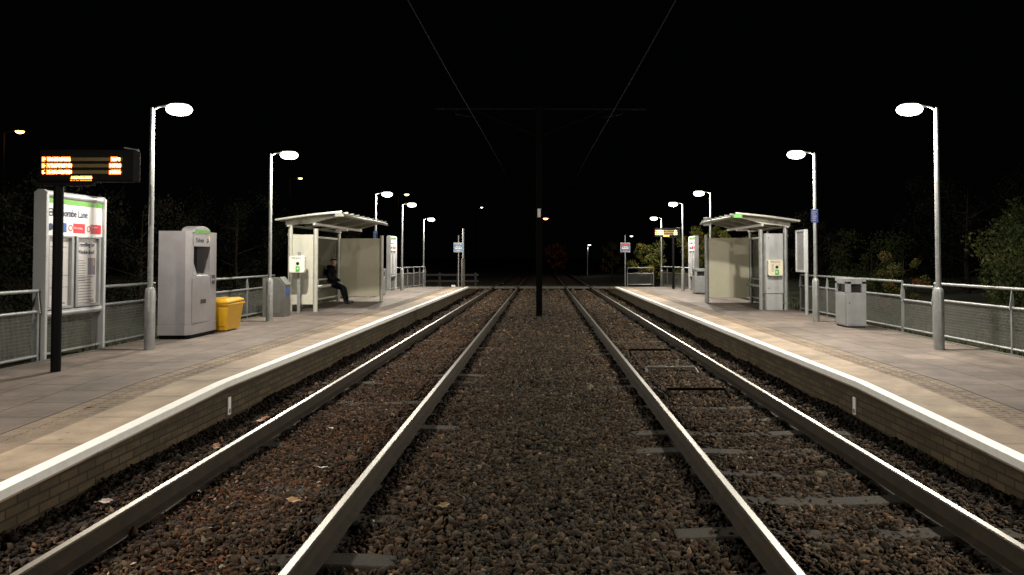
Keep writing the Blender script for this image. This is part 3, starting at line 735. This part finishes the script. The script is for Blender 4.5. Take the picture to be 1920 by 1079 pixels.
# ------------------------------------------------------------------ shelters
def shelter(s, y0, y1, label, panel_m, near_m, post_m, cabinet):
    t = thing('shelter', label, 'shelter', (0, 0, 0), 'platform shelters')
    z = PZ; X = lambda a: s*a
    def post(x, y, top, r=.062):
        MB().tube([(X(x), y, z-.02), (X(x), y, top)], r, 16).build('post', post_m, t, smooth=True)
    post(6.22, y0, 2.66); post(6.92, y0, 2.78); post(5.48, y1, 2.62); post(6.95, y1, 2.76)
    if cabinet:
        b = MB().box(X(6.30), X(6.84), y0-.05, y0+.20, z+.47, 2.55); b.build('cabinet', near_m, t, .012)
        MB().box(X(6.36), X(6.82), y0-.02, y0+.17, z, z+.465).build('cabinet_plinth', near_m, t, .006)
        MB().box(X(6.30), X(6.345), y0-.058, y0-.05, z+.48, 2.54).build('cabinet_hinge', post_m, t)
        for zz in (z+.62, 2.42): MB().tube([(X(6.42), y0-.058, zz), (X(6.42), y0-.049, zz)], .014, 10).build('bolt', blackpl, t)
    else:
        b = MB().box(X(6.285), X(6.855), y0-.02, y0+.02, z+.20, 2.50); b.build('end_panel', near_m, t, .004)
        for xx in (6.31, 6.83):
            for zz in (z+.32, z+.95, z+1.55, 2.40): MB().tube([(X(xx), y0-.024, zz), (X(xx), y0-.019, zz)], .011, 10).build('bolt', greyp, t)
    MB().box(X(5.545), X(6.885), y1-.02, y1+.02, z+.16, 2.52).build('far_panel', panel_m, t, .004)
    gb = MB().box(X(6.985), X(6.995), y0+.08, (y0+y1)/2-.04, z+.22, 2.46); gb.build('back_panel', glass, t)
    MB().box(X(6.985), X(6.995), (y0+y1)/2+.04, y1-.08, z+.22, 2.46).build('back_panel', glass, t)
    MB().tube([(X(6.98), (y0+y1)/2, z), (X(6.98), (y0+y1)/2, 2.76)], .045, 14).build('post', post_m, t, smooth=True)
    bb = MB(); bb.box(X(6.95), X(7.02), y0+.06, y1-.06, 2.465, 2.53); bb.box(X(6.955), X(7.015), y0+.06, y1-.06, z+.16, z+.215); bb.build('back_rails', post_m, t, .006)
    # perch bench along the back
    MB().tube([(X(6.78), y0+.35, z+.60), (X(6.78), y1-.25, z+.60)], .05, 12).build('perch_bar', post_m, t, smooth=True)
    MB().tube([(X(6.90), y0+.35, z+.80), (X(6.90), y1-.25, z+.80)], .03, 12).build('back_bar', post_m, t, smooth=True)
    for yy in (y0+.5, (y0+y1)/2, y1-.45):
        MB().tube([(X(6.9), yy, z+.80), (X(6.9), yy, z+.45), (X(6.78), yy, z+.58)], .022, 8).build('bracket', post_m, t, smooth=True)
    MB().tube([(X(6.45), y0+.4, z+.10), (X(6.45), y0+.4, z+.13), (X(6.9), y0+.4, z+.13)], .02, 8)
    # roof: tilted ribbed sheet rising to the track side
    r0, r1 = y0-.42, y1+.38
    xb, xf, zb, zf = 7.18, 5.46, 2.86, 3.07
    zz = lambda x: zb + (xb-x)/(xb-xf)*(zf-zb) + .018*math.sin(math.pi*(xb-x)/(xb-xf))
    xs = [xb-(xb-xf)*i/8 for i in range(9)]
    b = MB(); n = len(xs); vs = []
    for y in (r0, r1):
        for x in xs: vs.append((X(x), y, zz(x)))
        for x in xs: vs.append((X(x), y, zz(x)+.018))
    fs = []
    for i in range(n-1):
        fs += [(i, i+1, 2*n+i+1, 2*n+i), (n+i, n+i+1, 3*n+i+1, 3*n+i), (i, i+1, n+i+1, n+i), (2*n+i, 2*n+i+1, 3*n+i+1, 3*n+i)]
    fs += [(0, n, 3*n, 2*n), (n-1, 2*n-1, 4*n-1, 3*n-1)]
    b.add(vs, fs).build('roof', roofm, t)
    k = 0; y = r0+.02
    nr = int((r1-r0)/.62)
    for k in range(nr+1):     # standing seams that stick out at the front edge
        y = r0+.03 + k*(r1-r0-.06)/nr
        q = MB(); vs = []
        for x in [xb+.02]+xs[1:-1]+[xf-.06]:
            vs += [(X(x), y-.03, zz(x)+.0185), (X(x), y+.03, zz(x)+.0185), (X(x), y+.022, zz(x)+.055), (X(x), y-.022, zz(x)+.055)]
        m = len(xs); fs = [(0, 1, 2, 3), tuple(4*(m-1)+j for j in (3, 2, 1, 0))] + [(4*i+j, 4*i+(j+1) % 4, 4*i+4+(j+1) % 4, 4*i+4+j) for i in range(m-1) for j in range(4)]
        q.add(vs, fs).build('seam', postc, t)
    for y in (y0, y0+(y1-y0)/3, y0+2*(y1-y0)/3, y1):   # tapered rafters under the sheet
        a = .035; q = MB(); vs = []
        for x, dz in ((7.05, .13), (6.3, .17), (5.62, .06)):
            vs += [(X(x), y-a, zz(x)-dz), (X(x), y+a, zz(x)-dz), (X(x), y+a, zz(x)-.003), (X(x), y-a, zz(x)-.003)]
        q.add(vs, [(0, 1, 2, 3), (11, 10, 9, 8)] + [(4*i+j, 4*i+(j+1) % 4, 4*i+4+(j+1) % 4, 4*i+4+j) for i in range(2) for j in range(4)]).build('rafter', postc, t, .004)
    for x in (6.22, 6.93):
        MB().box(X(x-.035), X(x+.035), r0+.25, r1-.25, zz(x)-.245 if x < 6.5 else zz(x)-.19, zz(x)-.175 if x < 6.5 else zz(x)-.135).build('roof_beam', postc, t, .004)
    # curved front gutter with a coloured end
    arc = [(xf-.005-.13*math.sin(a), zz(xf)+.02-.14*(1-math.cos(a))) for a in [R(q) for q in (0, 20, 40, 60, 80)]]
    arc2 = [(x+.012, q-.012) for x, q in reversed(arc)]
    MB().prism([(X(u), v) for u, v in arc+arc2], r0+.25, r1, 'y').build('front_gutter', roofm, t)
    MB().prism([(X(u), v) for u, v in arc+[(xf+.12, zz(xf)-.10), (xf+.12, zz(xf)+.02)]], r0-.02, r0+.248, 'y').build('gutter_end', green if s > 0 else roofm, t, .004)
    MB().box(X(6.0), X(6.35), (y0+y1)/2-.08, (y0+y1)/2+.08, zz(6.2)-.31, zz(6.2)-.25).build('roof_lamp_case', signwhite, t, .01)
    return t
shelter(-1, 20.35, 25.3, 'cream shelter on the left platform with a person sitting inside', panelg, cream, postc, False)
shelter(1, 21.0, 24.6, 'grey shelter with green roof corner on the right platform', panelg, silver, galv, True)

# ------------------------------------------------------------------ help points
def help_point(x, y, z, label, post, m):
    t = thing('help_point', label, 'help point', (x, y, PZ), 'passenger help points')
    zc = z
    if post:
        MB().box(-.035, .035, .02, .09, 0, zc+.33).build('post', greyp, t, .004)
    pr = []
    for cx, cz, a0 in ((.15, .17, 0), (-.15, .17, 90), (-.15, -.17, 180), (.15, -.17, 270)):
        for k in range(5): pr.append((cx+.06*math.cos(R(a0+k*22.5)), zc+cz+.06*math.sin(R(a0+k*22.5))))
    MB().prism(pr, -.14, .018, 'y').build('case', m, t, .015)
    lettering('Help point', .062, ink, t, (-.15, -.142, zc+.15), (1, 0, 0), (0, 0, 1))
    q = MB().tube([(.03, -.141, zc+.02), (.03, -.152, zc+.02)], .042, 20); q.build('speaker', blackpl, t, smooth=True)
    MB().box(-.02, .085, -.147, -.141, zc-.20, zc-.055).build('green_label', green, t)
    MB().tube([(.03, -.148, zc-.12), (.03, -.154, zc-.12)], .022, 14).build('button', signwhite, t)
    if not post:
        s2 = MB(); 
        for k in range(7): s2.box(-.12, -.05, -.144, -.141, zc-.10+k*.03, zc-.09+k*.03)
        s2.build('instruction_text', greyink, t)
help_point(-6.55, 19.9, 1.31, 'white help point on a grey post in front of the left shelter', True, mat('white_plastic', (.70, .70, .63), .35, 0, .05, 5))
help_point(6.57, 20.93, 1.20, 'ivory help point fixed to the silver end of the right shelter', False, ivory)

# ------------------------------------------------------------------ signs
def tram_sign(x, y, label, top, hz):
    t = thing('tram_sign', label, 'sign', (x, y, pz(y)), 'square tram signs at the platform ends')
    MB().tube([(0, .03, -.02), (0, .03, hz)], .028, 12).build('pole', greyp, t, smooth=True)
    MB().box(-.25, .25, -.012, .0, 1.86, 2.36).build('plate', signwhite, t, .01)
    MB().box(-.232, .232, -.016, -.0125, 1.885, 2.335).build('sign_face', skyblue if top is None else signblue, t)
    b = MB(); b.prism([(-.19, 2.05), (-.16, 2.02), (.16, 2.02), (.19, 2.05), (.14, 2.16), (.06, 2.17), (-.06, 2.17), (-.14, 2.16)], -.020, -.0165, 'y')
    b.build('tram_symbol', signwhite, t)
    w2 = MB()
    for u in (-.11, -.02, .07): w2.box(u, u+.05, -.0235, -.0205, 2.085, 2.13)
    w2.build('symbol_windows', skyblue if top is None else signblue, t)
    l = MB()
    for zz_, w_ in ((1.95, .17), (1.91, .10), (2.29, .18), (2.235, .15)): l.box(-w_, w_, -.020, -.0165, zz_, zz_+.022)
    l.build('sign_print', signwhite if top is None else mat('sign_print_tone', (.45, .30, .45), .5), t)
    if top is not None: MB().box(-.225, .225, -.0163, -.0161, 2.19, 2.325).build('red_band', top, t)
tram_sign(-4.42, 39.2, 'light blue square tram sign on a thin pole at the left platform end', None, 2.75)
tram_sign(4.42, 39.2, 'blue square tram sign with red upper half at the right platform end', signred, 2.75)
# small blue plate on the second lamp on the right, small plates on the lamps behind the shelters
def lamp_plate(x, y, z, w, h, m, label, dx):
    o = thing('lamp_sign', label, 'sign', (x, y, z))
    MB().box(dx-w/2, dx+w/2, -.062, -.054, 0, h).build('plate', m, o, .004)
    MB().tube([(0, 0, h*.5-.012), (0, 0, h*.5+.012)], .052, 14).build('clamp', galv, o)
    q = MB()
    for k in range(5): q.box(dx-w*.36, dx+w*random.uniform(.1, .36), -.065, -.0623, h*(.15+k*.16), h*(.15+k*.16)+.014)
    q.build('sign_print', signwhite, o)
lamp_plate(6.36, 17.2, 2.68, .16, .30, mat('small_sign_blue', (.07, .11, .42), .4), 'small blue sign clamped to the second lamp on the right platform', -.03)
lamp_plate(-6.30, 28.0, 2.55, .16, .32, signblue, 'small dark sign on the lamp behind the left shelter', 0)
lamp_plate(6.30, 27.6, 3.05, .26, .32, greyp, 'grey square plate on the lamp behind the right shelter', -.15)
# timetable case on its own post, right platform
t = thing('timetable_case', 'narrow grey framed timetable case on a post beside the right shelter', 'timetable', (6.9, 19.3, PZ))
MB().tube([(0, 0, -.02), (0, 0, 1.2)], .045, 14).build('post', greyp, t, smooth=True)
c = MB()
for (ya, yb, za, zb) in ((-.05, .62, 1.10, 1.15), (-.05, .62, 2.17, 2.22), (-.05, 0, 1.15, 2.17), (.57, .62, 1.15, 2.17)): c.box(-.075, .03, ya, yb, za, zb)
c.build('frame', silver, t, .008)
MB().box(-.045, .02, 0, .57, 1.15, 2.17).build('panel', mat('timetable_sheet', (.20, .20, .21), .3, 0, .15, 8), t)
q = MB()
for k in range(24): q.box(-.049, -.045, .06, .06+random.uniform(.25, .46), 1.22+k*.037, 1.228+k*.037)
q.build('print', greyink, t)

# ------------------------------------------------------------------ overhead line
t = thing('overhead_line_mast', 'black central mast with a cross arm between the two tracks', 'mast', (-.09, 24.3, -.2))
b = MB().box(-.10, .10, -.10, .10, 0, 6.98); b.build('mast', mastm, t, .008)
MB().box(-.19, .19, -.19, .19, -.02, .03).build('base_plate', mastm, t, .006)
MB().tube([(-3.45, 0, 6.90), (3.55, 0, 6.88)], .032, 10).build('cross_arm', wirem, t, smooth=True)
for q in (-1, 1):
    MB().tube([(q*2.75, 0, 6.88), (q*2.75, 0, 6.72), (q*2.1, -.0, 6.60)], .018, 8).build('registration_arm', wirem, t, smooth=True)
    MB().tube([(q*.1, 0, 6.0), (q*2.2, 0, 6.87)], .02, 8).build('brace', mastm, t, smooth=True)
MB().box(-.052, .052, -.106, -.1005, 3.30, 3.58).build('number_plate', mat('plate_grey', (.45, .45, .42), .5), t)
for s, sd in ((-1, 'left'), (1, 'right')):
    pts = []
    for k in range(90):
        y = -12 + k*1.2; f = (y-24.3)/36.0; pts.append((s*(2.17-.21*math.sin(f*math.pi)), y, 6.38))
    tag(MB().tube(pts, .009, 6).build('overhead_wire', wirem), f'thin overhead wire above the {sd} track', 'wire', 'overhead wires')

# ------------------------------------------------------------------ distant lamps
def street_lamp(x, y, h, m, r, label, head='ball', side=1, pole_m=None, watts=0, col=(1, .5, .15)):
    pole_m = pole_m or mastm
    t = thing('street_lamp', label, 'street lamp', (x, y, -.05), 'distant street lamps')
    MB().tube([(0, 0, 0), (0, 0, h*.3), (0, 0, h)], [.09, .07, .05], 10).build('pole', pole_m, t, smooth=True)
    MB().tube([(0, 0, h), (side*.3, 0, h+.08), (side*.7, 0, h+.1)], .03, 8).build('arm', pole_m, t, smooth=True)
    b = MB(); n = 14; vs = []
    for k, (q, z) in enumerate(((.35, .06), (.8, .02), (1, -.03), (.8, -.45), (.4, -.7))):
        vs += [(side*.7+q*r*1.25*math.cos(a), q*r*math.sin(a), h+.08+z*r) for a in [2*math.pi*i/n for i in range(n)]]
    fs = [(i*n+k, i*n+(k+1) % n, (i+1)*n+(k+1) % n, (i+1)*n+k) for i in range(4) for k in range(n)]+[tuple(range(n)), tuple(4*n+k for k in range(n))]
    b.add(vs, fs).build('lens', m, t, smooth=True)
    MB().box(side*.7-r*1.1, side*.7+r*1.1, -r*.8, r*.8, h+.085+.06*r, h+.15+.06*r).build('hood', mastm, t, .02)
    if watts:
        l = bpy.data.lights.new('street_light', 'POINT'); l.energy = watts; l.color = col; l.shadow_soft_size = .1
        o = bpy.data.objects.new('street_light', l); COL.objects.link(o); o.parent = t; o.location = (side*.7, 0, h-.15-r)
def at(px, py, y):  # offset of a direction at a distance, used for far lamps
    return (px-1016)*y/1387, CAMZ+(483-py)*y/1387
for px, py, y, m, r, l, wt, c in ((33, 247, 32, sodium_m, .15, 'orange street lamp high at the far left, above the departure board', 60, (1, .45, .1)),
        (562, 335, 48, sodium_m, .11, 'small orange street lamp seen above the left shelter', 40, (1, .45, .1)),
        (762, 365, 60, sodium_m, .16, 'orange street lamp right above the fourth left platform lamp', 40, (1, .45, .1)),
        (903, 389, 95, coldlamp_m, .15, 'tiny pale street lamp left of the central mast', 0, (1, 1, 1)),
        (1023, 410, 70, redlamp_m, .20, 'red-orange street lamp just right of the central mast', 45, (1, .35, .12)),
        (1184, 443, 85, coldlamp_m, .15, 'tiny pale lamp above the right tram sign', 0, (1, 1, 1))):
    x, z = at(px, py, y); street_lamp(x-.7, y, z+.03, m, r, l, watts=wt, col=c)
x, z = at(1105, 459, 80); street_lamp(x-.2, 80, z, farlens_m, .13, 'distant white lamp with a lit post, right of the mast', side=.3, pole_m=galv, watts=45, col=(1, .97, .9))
# unlit far pole beside the left sign
t = thing('utility_pole', 'pale thick-based pole behind the blue sign at the left platform end', 'pole', (-4.45, 41.8, .1))
MB().tube([(0, 0, -.2), (0, 0, 1.68), (0, 0, 1.76)], [.11, .105, .06], 14).build('base_sleeve', pale_concrete, t, smooth=True)
MB().tube([(0, 0, 1.76), (0, 0, 3.4)], .05, 12).build('pole', greyp, t, smooth=True)
tag(MB().box(-4.72, -4.52, 38.6, 38.75, pz(38.6)-.02, pz(38.6)+.10).build('junction_box', signwhite, None, .01), 'tiny white box on the ground beside the left tram sign', 'box')
# dark timber fence beyond the left platform end
t = thing('timber_fence', 'dim timber post and rail fence beyond the left platform end', 'fence', (-10, 47.5, -.05))
for k in range(6): MB().box(k*1.15-.07, k*1.15+.07, -.06, .06, 0, .95).build('post', timber, t, .01)
for z in (.35, .75): MB().box(-.2, 5.95, -.10, -.061, z, z+.13).build('rail', timber, t, .006)

# ------------------------------------------------------------------ trees and shrubs
def tree(x, y, h, w, nleaf, pal, label, kind='shrub', z0=.25, leaf=.075, clumps=16, trunk_h=.25, seed=0, bare=0, low=0.12):
    global rng
    rg = np.random.default_rng(100+seed); rnd = random.Random(seed)
    t = thing('shrub' if kind == 'shrub' else 'tree', label, kind, (x, y, z0))
    tips = []; b = MB(); th = h*trunk_h
    b.tube([(0, 0, -.3), (.03*h*.3, 0, th*.5), (0, .02, th), (.02*h, .01, h*.85)], [.022*h+.01, .018*h+.008, .014*h+.006, .004], 7)
    nb = clumps
    for k in range(nb):
        a = k*2.4 + rnd.uniform(-.4, .4); f = low + (1-low)*((k+.5)/nb); zz = h*(f*.92)
        rad = w*(.55+.45*math.sin(math.pi*min(1, .25+.75*(1-f))))*rnd.uniform(.55, 1.05)
        zs = min(h*.8, max(th*.3, zz-rad*.7)); p0 = Vector((0, 0, zs)); p2 = Vector((rad*math.cos(a), rad*math.sin(a), zz)); p1 = (p0+p2)/2 + Vector((0, 0, -.06*h+rnd.uniform(-.03, .05)*h))
        b.tube([p0, p1, p2], [.010*h*.5+.006, .007, .003], 5); tips.append((p1*.35+p2*.65, .27*w*rnd.uniform(.6, 1.25)))
        tips.append((p2, .24*w*rnd.uniform(.6, 1.2)))
        for j in range(2+bare):
            q = p2 + Vector((rnd.uniform(-1, 1), rnd.uniform(-1, 1), rnd.uniform(-.1, 1)))*.28*w
            b.tube([p1*.3+p2*.7, (p2+q)/2, q], [.005, .004, .002], 4)
    b.build('trunk', bark, t)
    ci = rg.integers(0, len(tips), nleaf); C = np.array([tuple(p) for p, _ in tips]); Rr = np.array([r for _, r in tips])
    d = rg.normal(size=(nleaf, 3)); d /= np.linalg.norm(d, axis=1)[:, None]; d *= (rg.random(nleaf)**.45)[:, None]; d[:, 2] *= .75
    P = C[ci] + d*Rr[ci][:, None]*1.25; P[:, 2] = np.maximum(P[:, 2], .03)
    save = rng; rng = rg
    V, F = leaf_cards(P, rg.uniform(.6, 1.3, nleaf)*leaf, .7); rng = save
    pal = np.array(pal); base = pal[rg.integers(0, len(pal), len(tips))][ci]*.6 + pal[rg.integers(0, len(pal), nleaf)]*.4
    c = base*np.exp(rg.normal(0, .25, (nleaf, 1)))
    np_mesh('crown', V, F, leaf_m, np.repeat(c, 2, 0), t)
    return t
GRN = [(.024, .036, .010), (.034, .045, .011), (.019, .028, .009), (.042, .043, .013)]
YEL = [(.11, .11, .022), (.075, .085, .02), (.16, .12, .025), (.05, .06, .018)]
ORA = [(.17, .06, .018), (.05, .055, .016), (.06, .05, .016), (.04, .05, .015)]
DRK = [(.005, .007, .0025), (.007, .009, .003), (.010, .009, .0035)]
tree(10.1, 14.6, 2.35, 1.5, 9000, GRN, 'broad green shrub behind the right fence at the right edge', seed=1, leaf=.085, clumps=26)
tree(12.4, 18.0, 3.2, 1.7, 7000, GRN, 'taller dark green shrub behind the broad right edge shrub', seed=2, leaf=.09, clumps=22)
tree(9.35, 19.2, 1.9, .55, 2600, ORA, 'small sapling with orange leaves behind the right fence', seed=3, leaf=.075, clumps=10)
tree(9.3, 21.6, 1.45, .9, 3600, GRN, 'low shrub behind the right fence near the blue lamp sign', seed=4, leaf=.07, clumps=14)
tree(8.9, 25.2, 3.3, 1.0, 2600, DRK, 'thin dim tree rising behind the right shelter roof', 'tree', seed=5, leaf=.085, clumps=16, bare=2, trunk_h=.45, low=.3)
tree(10.9, 24.5, 2.6, 1.4, 4200, GRN, 'dim rounded shrub beside the timetable case, beyond the fence', seed=6, leaf=.085, clumps=18)
tree(8.35, 31.0, 2.9, .95, 5200, YEL, 'yellow-green shrub between right shelter and far noticeboard', seed=7, leaf=.09, clumps=18)
tree(7.9, 37.2, 3.4, 1.15, 6500, YEL, 'yellowing bush lit amber behind the far departure board', seed=8, leaf=.10, clumps=22)
tree(6.55, 44.5, 3.0, 1.1, 2800, YEL, 'sparse yellow-leaved sapling left of the far departure board', 'tree', seed=9, leaf=.10, clumps=14, bare=2, trunk_h=.5, low=.35, z0=0)
tree(5.5, 58, 3.4, 1.0, 900, ORA, 'thin reddish sapling behind the right tram sign', 'tree', seed=10, leaf=.10, clumps=12, bare=3, trunk_h=.4, z0=-.05, low=.3)
tree(1.35, 73, 3.6, 1.1, 700, [(.25, .06, .03), (.18, .05, .03)], 'reddish twiggy tree under the red-orange lamp right of the mast', 'tree', seed=11, leaf=.12, clumps=16, bare=4, trunk_h=.4, z0=-.05, low=.3)
tree(-9.4, 10.3, 2.7, 1.3, 4500, DRK, 'dark shrub behind the large noticeboard at the left edge', seed=12, leaf=.08, clumps=18)
tree(-10.4, 15.2, 3.9, 1.5, 5200, DRK, 'tall dark tree behind the first left lamp', 'tree', seed=13, leaf=.085, clumps=22, trunk_h=.35)
tree(-10.6, 19.5, 3.4, 1.5, 4600, DRK, 'dark tree behind the ticket machine', 'tree', seed=14, leaf=.085, clumps=20, trunk_h=.35)
tree(-11.2, 27.0, 4.2, 1.9, 5000, DRK, 'dark tree behind the left shelter', 'tree', seed=15, leaf=.09, clumps=22, trunk_h=.35)
tree(-10.5, 37.0, 3.6, 1.8, 4000, DRK, 'dark tree beyond the far left fence', 'tree', seed=16, leaf=.10, clumps=20, trunk_h=.3)
tree(15.5, 27.0, 5.0, 2.4, 5000, DRK, 'tall dark tree far behind the right fence', 'tree', seed=17, leaf=.10, clumps=24, trunk_h=.3)
# grass behind the fences
def grass():
    n = 15000; s = rng.choice([-1, 1], n); x = s*(7.24+rng.gamma(1.5, .8, n)); y = rng.uniform(5, 40, n)
    h = rng.uniform(.07, .26, n)*(1+.8*(np.sin(y*1.7+x) > .5)); a = rng.uniform(0, np.pi, n); wd = rng.uniform(.004, .010, n)
    lean = rng.normal(0, .06, (n, 2)); k = np.abs(x) < 12; x, y, h, a, wd, lean = x[k], y[k], h[k], a[k], wd[k], lean[k]; n = len(x)
    z = np.full(n, .22); dx, dy = np.cos(a)*wd, np.sin(a)*wd
    V = np.stack([np.stack([x-dx, y-dy, z], 1), np.stack([x+dx, y+dy, z], 1), np.stack([x+lean[:, 0], y+lean[:, 1], z+h], 1)], 1)
    c = np.array([(.042, .056, .016), (.06, .066, .022), (.034, .042, .014), (.08, .068, .032)])[rng.integers(0, 4, n)]*np.exp(rng.normal(0, .2, (n, 1)))
    tag(np_mesh('grass', V.reshape(-1, 3), np.arange(3*n).reshape(-1, 3), leaf_m, c), 'rough grass growing behind the platform fences', 'grass', kind='stuff')
grass()

# ------------------------------------------------------------------ seated person
def person():
    t = thing('person', 'person in dark hooded jacket and trousers perched in the left shelter, looking this way', 'person', (-6.80, 23.9, PZ))
    # joints: x towards the track, y away from the camera; facing +x, head turned to the camera
    J = {'pelvis': (0, 0, .68, .155), 'waist': (-.02, 0, .83, .150), 'chest': (-.02, -.01, 1.00, .175), 'upper': (.0, -.02, 1.12, .125), 'neck': (.05, -.03, 1.20, .062), 'jaw': (.085, -.05, 1.27, .078), 'skull': (.08, -.04, 1.36, .096), 'crown': (.075, -.035, 1.415, .070)}
    E = [('pelvis', 'waist'), ('waist', 'chest'), ('chest', 'upper'), ('upper', 'neck'), ('neck', 'jaw'), ('jaw', 'skull'), ('skull', 'crown')]
    for q, n in ((-1, 'near'), (1, 'off')):
        J['sh'+n] = (-.01, q*.20-.02, 1.09, .075); J['el'+n] = (.03, q*.28, .83, .058); J['wr'+n] = (.20, q*.15, .75, .046); J['pk'+n] = (.24, q*.10, .74, .05)
        J['hip'+n] = (.05, q*.11, .64, .105); J['kn'+n] = (.40, q*.16-.03, .50, .074); J['cf'+n] = (.44, q*.16-.03, .33, .062); J['an'+n] = (.50, q*.15-.03, .10, .046)
        J['he'+n] = (.49, q*.15-.03, .055, .05); J['to'+n] = (.70, q*.18-.05, .045, .042)
        E += [('upper', 'sh'+n), ('sh'+n, 'el'+n), ('el'+n, 'wr'+n), ('wr'+n, 'pk'+n), ('pelvis', 'hip'+n), ('hip'+n, 'kn'+n), ('kn'+n, 'cf'+n), ('cf'+n, 'an'+n), ('an'+n, 'he'+n), ('he'+n, 'to'+n)]
    names = list(J); me = bpy.data.meshes.new('body'); me.from_pydata([J[n][:3] for n in names], [(names.index(a), names.index(b)) for a, b in E], [])
    o = bpy.data.objects.new('body', me); COL.objects.link(o)
    sk = o.modifiers.new('s', 'SKIN'); sk.use_smooth_shade = True
    for i, n in enumerate(names): me.skin_vertices[0].data[i].radius = (J[n][3],)*2
    me.skin_vertices[0].data[0].use_root = True
    sb = o.modifiers.new('sub', 'SUBSURF'); sb.levels = 2; sb.render_levels = 2
    bpy.context.view_layer.update()
    m2 = bpy.data.meshes.new_from_object(o.evaluated_get(bpy.context.evaluated_depsgraph_get())); bpy.data.objects.remove(o)
    m2.materials.clear()
    for m in (cloth, denim, skin, blackpl): m2.materials.append(m)
    # nose, brow and chin pulled out of the head towards the camera and track
    hc = Vector((.082, -.045, 1.335)); fd = Vector((.35, -.93, -.06)).normalized()
    for v in m2.vertices:
        d = v.co-hc
        if v.co.z > 1.22 and d.length < .16:
            f = d.normalized().dot(fd)
            if f > .94 and -.035 < d.z < .02: v.co += fd*.028
            elif f > .8 and d.z < -.06: v.co += fd*.014
    for p in m2.polygons:
        c = p.center; p.use_smooth = True
        if c.z > 1.215: p.material_index = 2
        elif c.z < .085 and c.x > .38: p.material_index = 3
        elif c.z < .70 and not (abs(c.y) > .02 and c.z > .69): p.material_index = 1
    b = bpy.data.objects.new('body', m2); COL.objects.link(b); b.parent = t
    # cropped hair cap, hood bundled behind the neck, ears and eyes
    def blob(name, m, c, r, keep=None, seg=16):
        bm = bmesh.new(); bmesh.ops.create_uvsphere(bm, u_segments=seg, v_segments=seg//2+2, radius=1)
        for v in bm.verts: v.co = Vector((v.co.x*r[0], v.co.y*r[1], v.co.z*r[2]))
        if keep: bmesh.ops.delete(bm, geom=[v for v in bm.verts if not keep(v.co)], context='VERTS')
        for f in bm.faces: f.smooth = True
        mm = bpy.data.meshes.new(name); bm.to_mesh(mm); bm.free(); mm.materials.append(m)
        q = bpy.data.objects.new(name, mm); COL.objects.link(q); q.parent = t; q.location = c; return q
    h = blob('hair', hairm, (.076, -.032, 1.372), (.106, .112, .098), lambda c: c.dot(fd) < .035 + .35*max(0, c.z) and c.z > -.07)
    blob('hood', cloth, (-.03, .0, 1.185), (.135, .15, .07))
    blob('collar', cloth, (.045, -.03, 1.19), (.10, .105, .05))
    side = Vector((fd.y, -fd.x, 0)).normalized()
    for q in (-1, 1):
        e = hc + fd*.092 + side*q*.033 + Vector((0, 0, .022)); blob('eye', blackpl, e, (.012, .012, .008), seg=8)
        a = hc - fd*.004 + side*q*.098; blob('ear', skin, a, (.022, .022, .034), seg=8)
    e = hc + fd*.088 + Vector((0, 0, -.052)); blob('mouth', mat('lips', (.30, .12, .10), .5), e, (.026, .012, .006), seg=8)
person()

# ------------------------------------------------------------------ track level: the rail tops lie 29 cm under the platform surface
for o in list(COL.objects):
    n = o.name.split('.')[0]
    if o.parent is None and (n in ('rail', 'sleeper', 'ballast', 'leaf_litter', 'trackbed', 'detector_loop', 'crossing_panel', 'overhead_line_mast') or (n == 'fallen_leaf' and 'platform tactile' not in o['label'])):
        o.location.z += .09
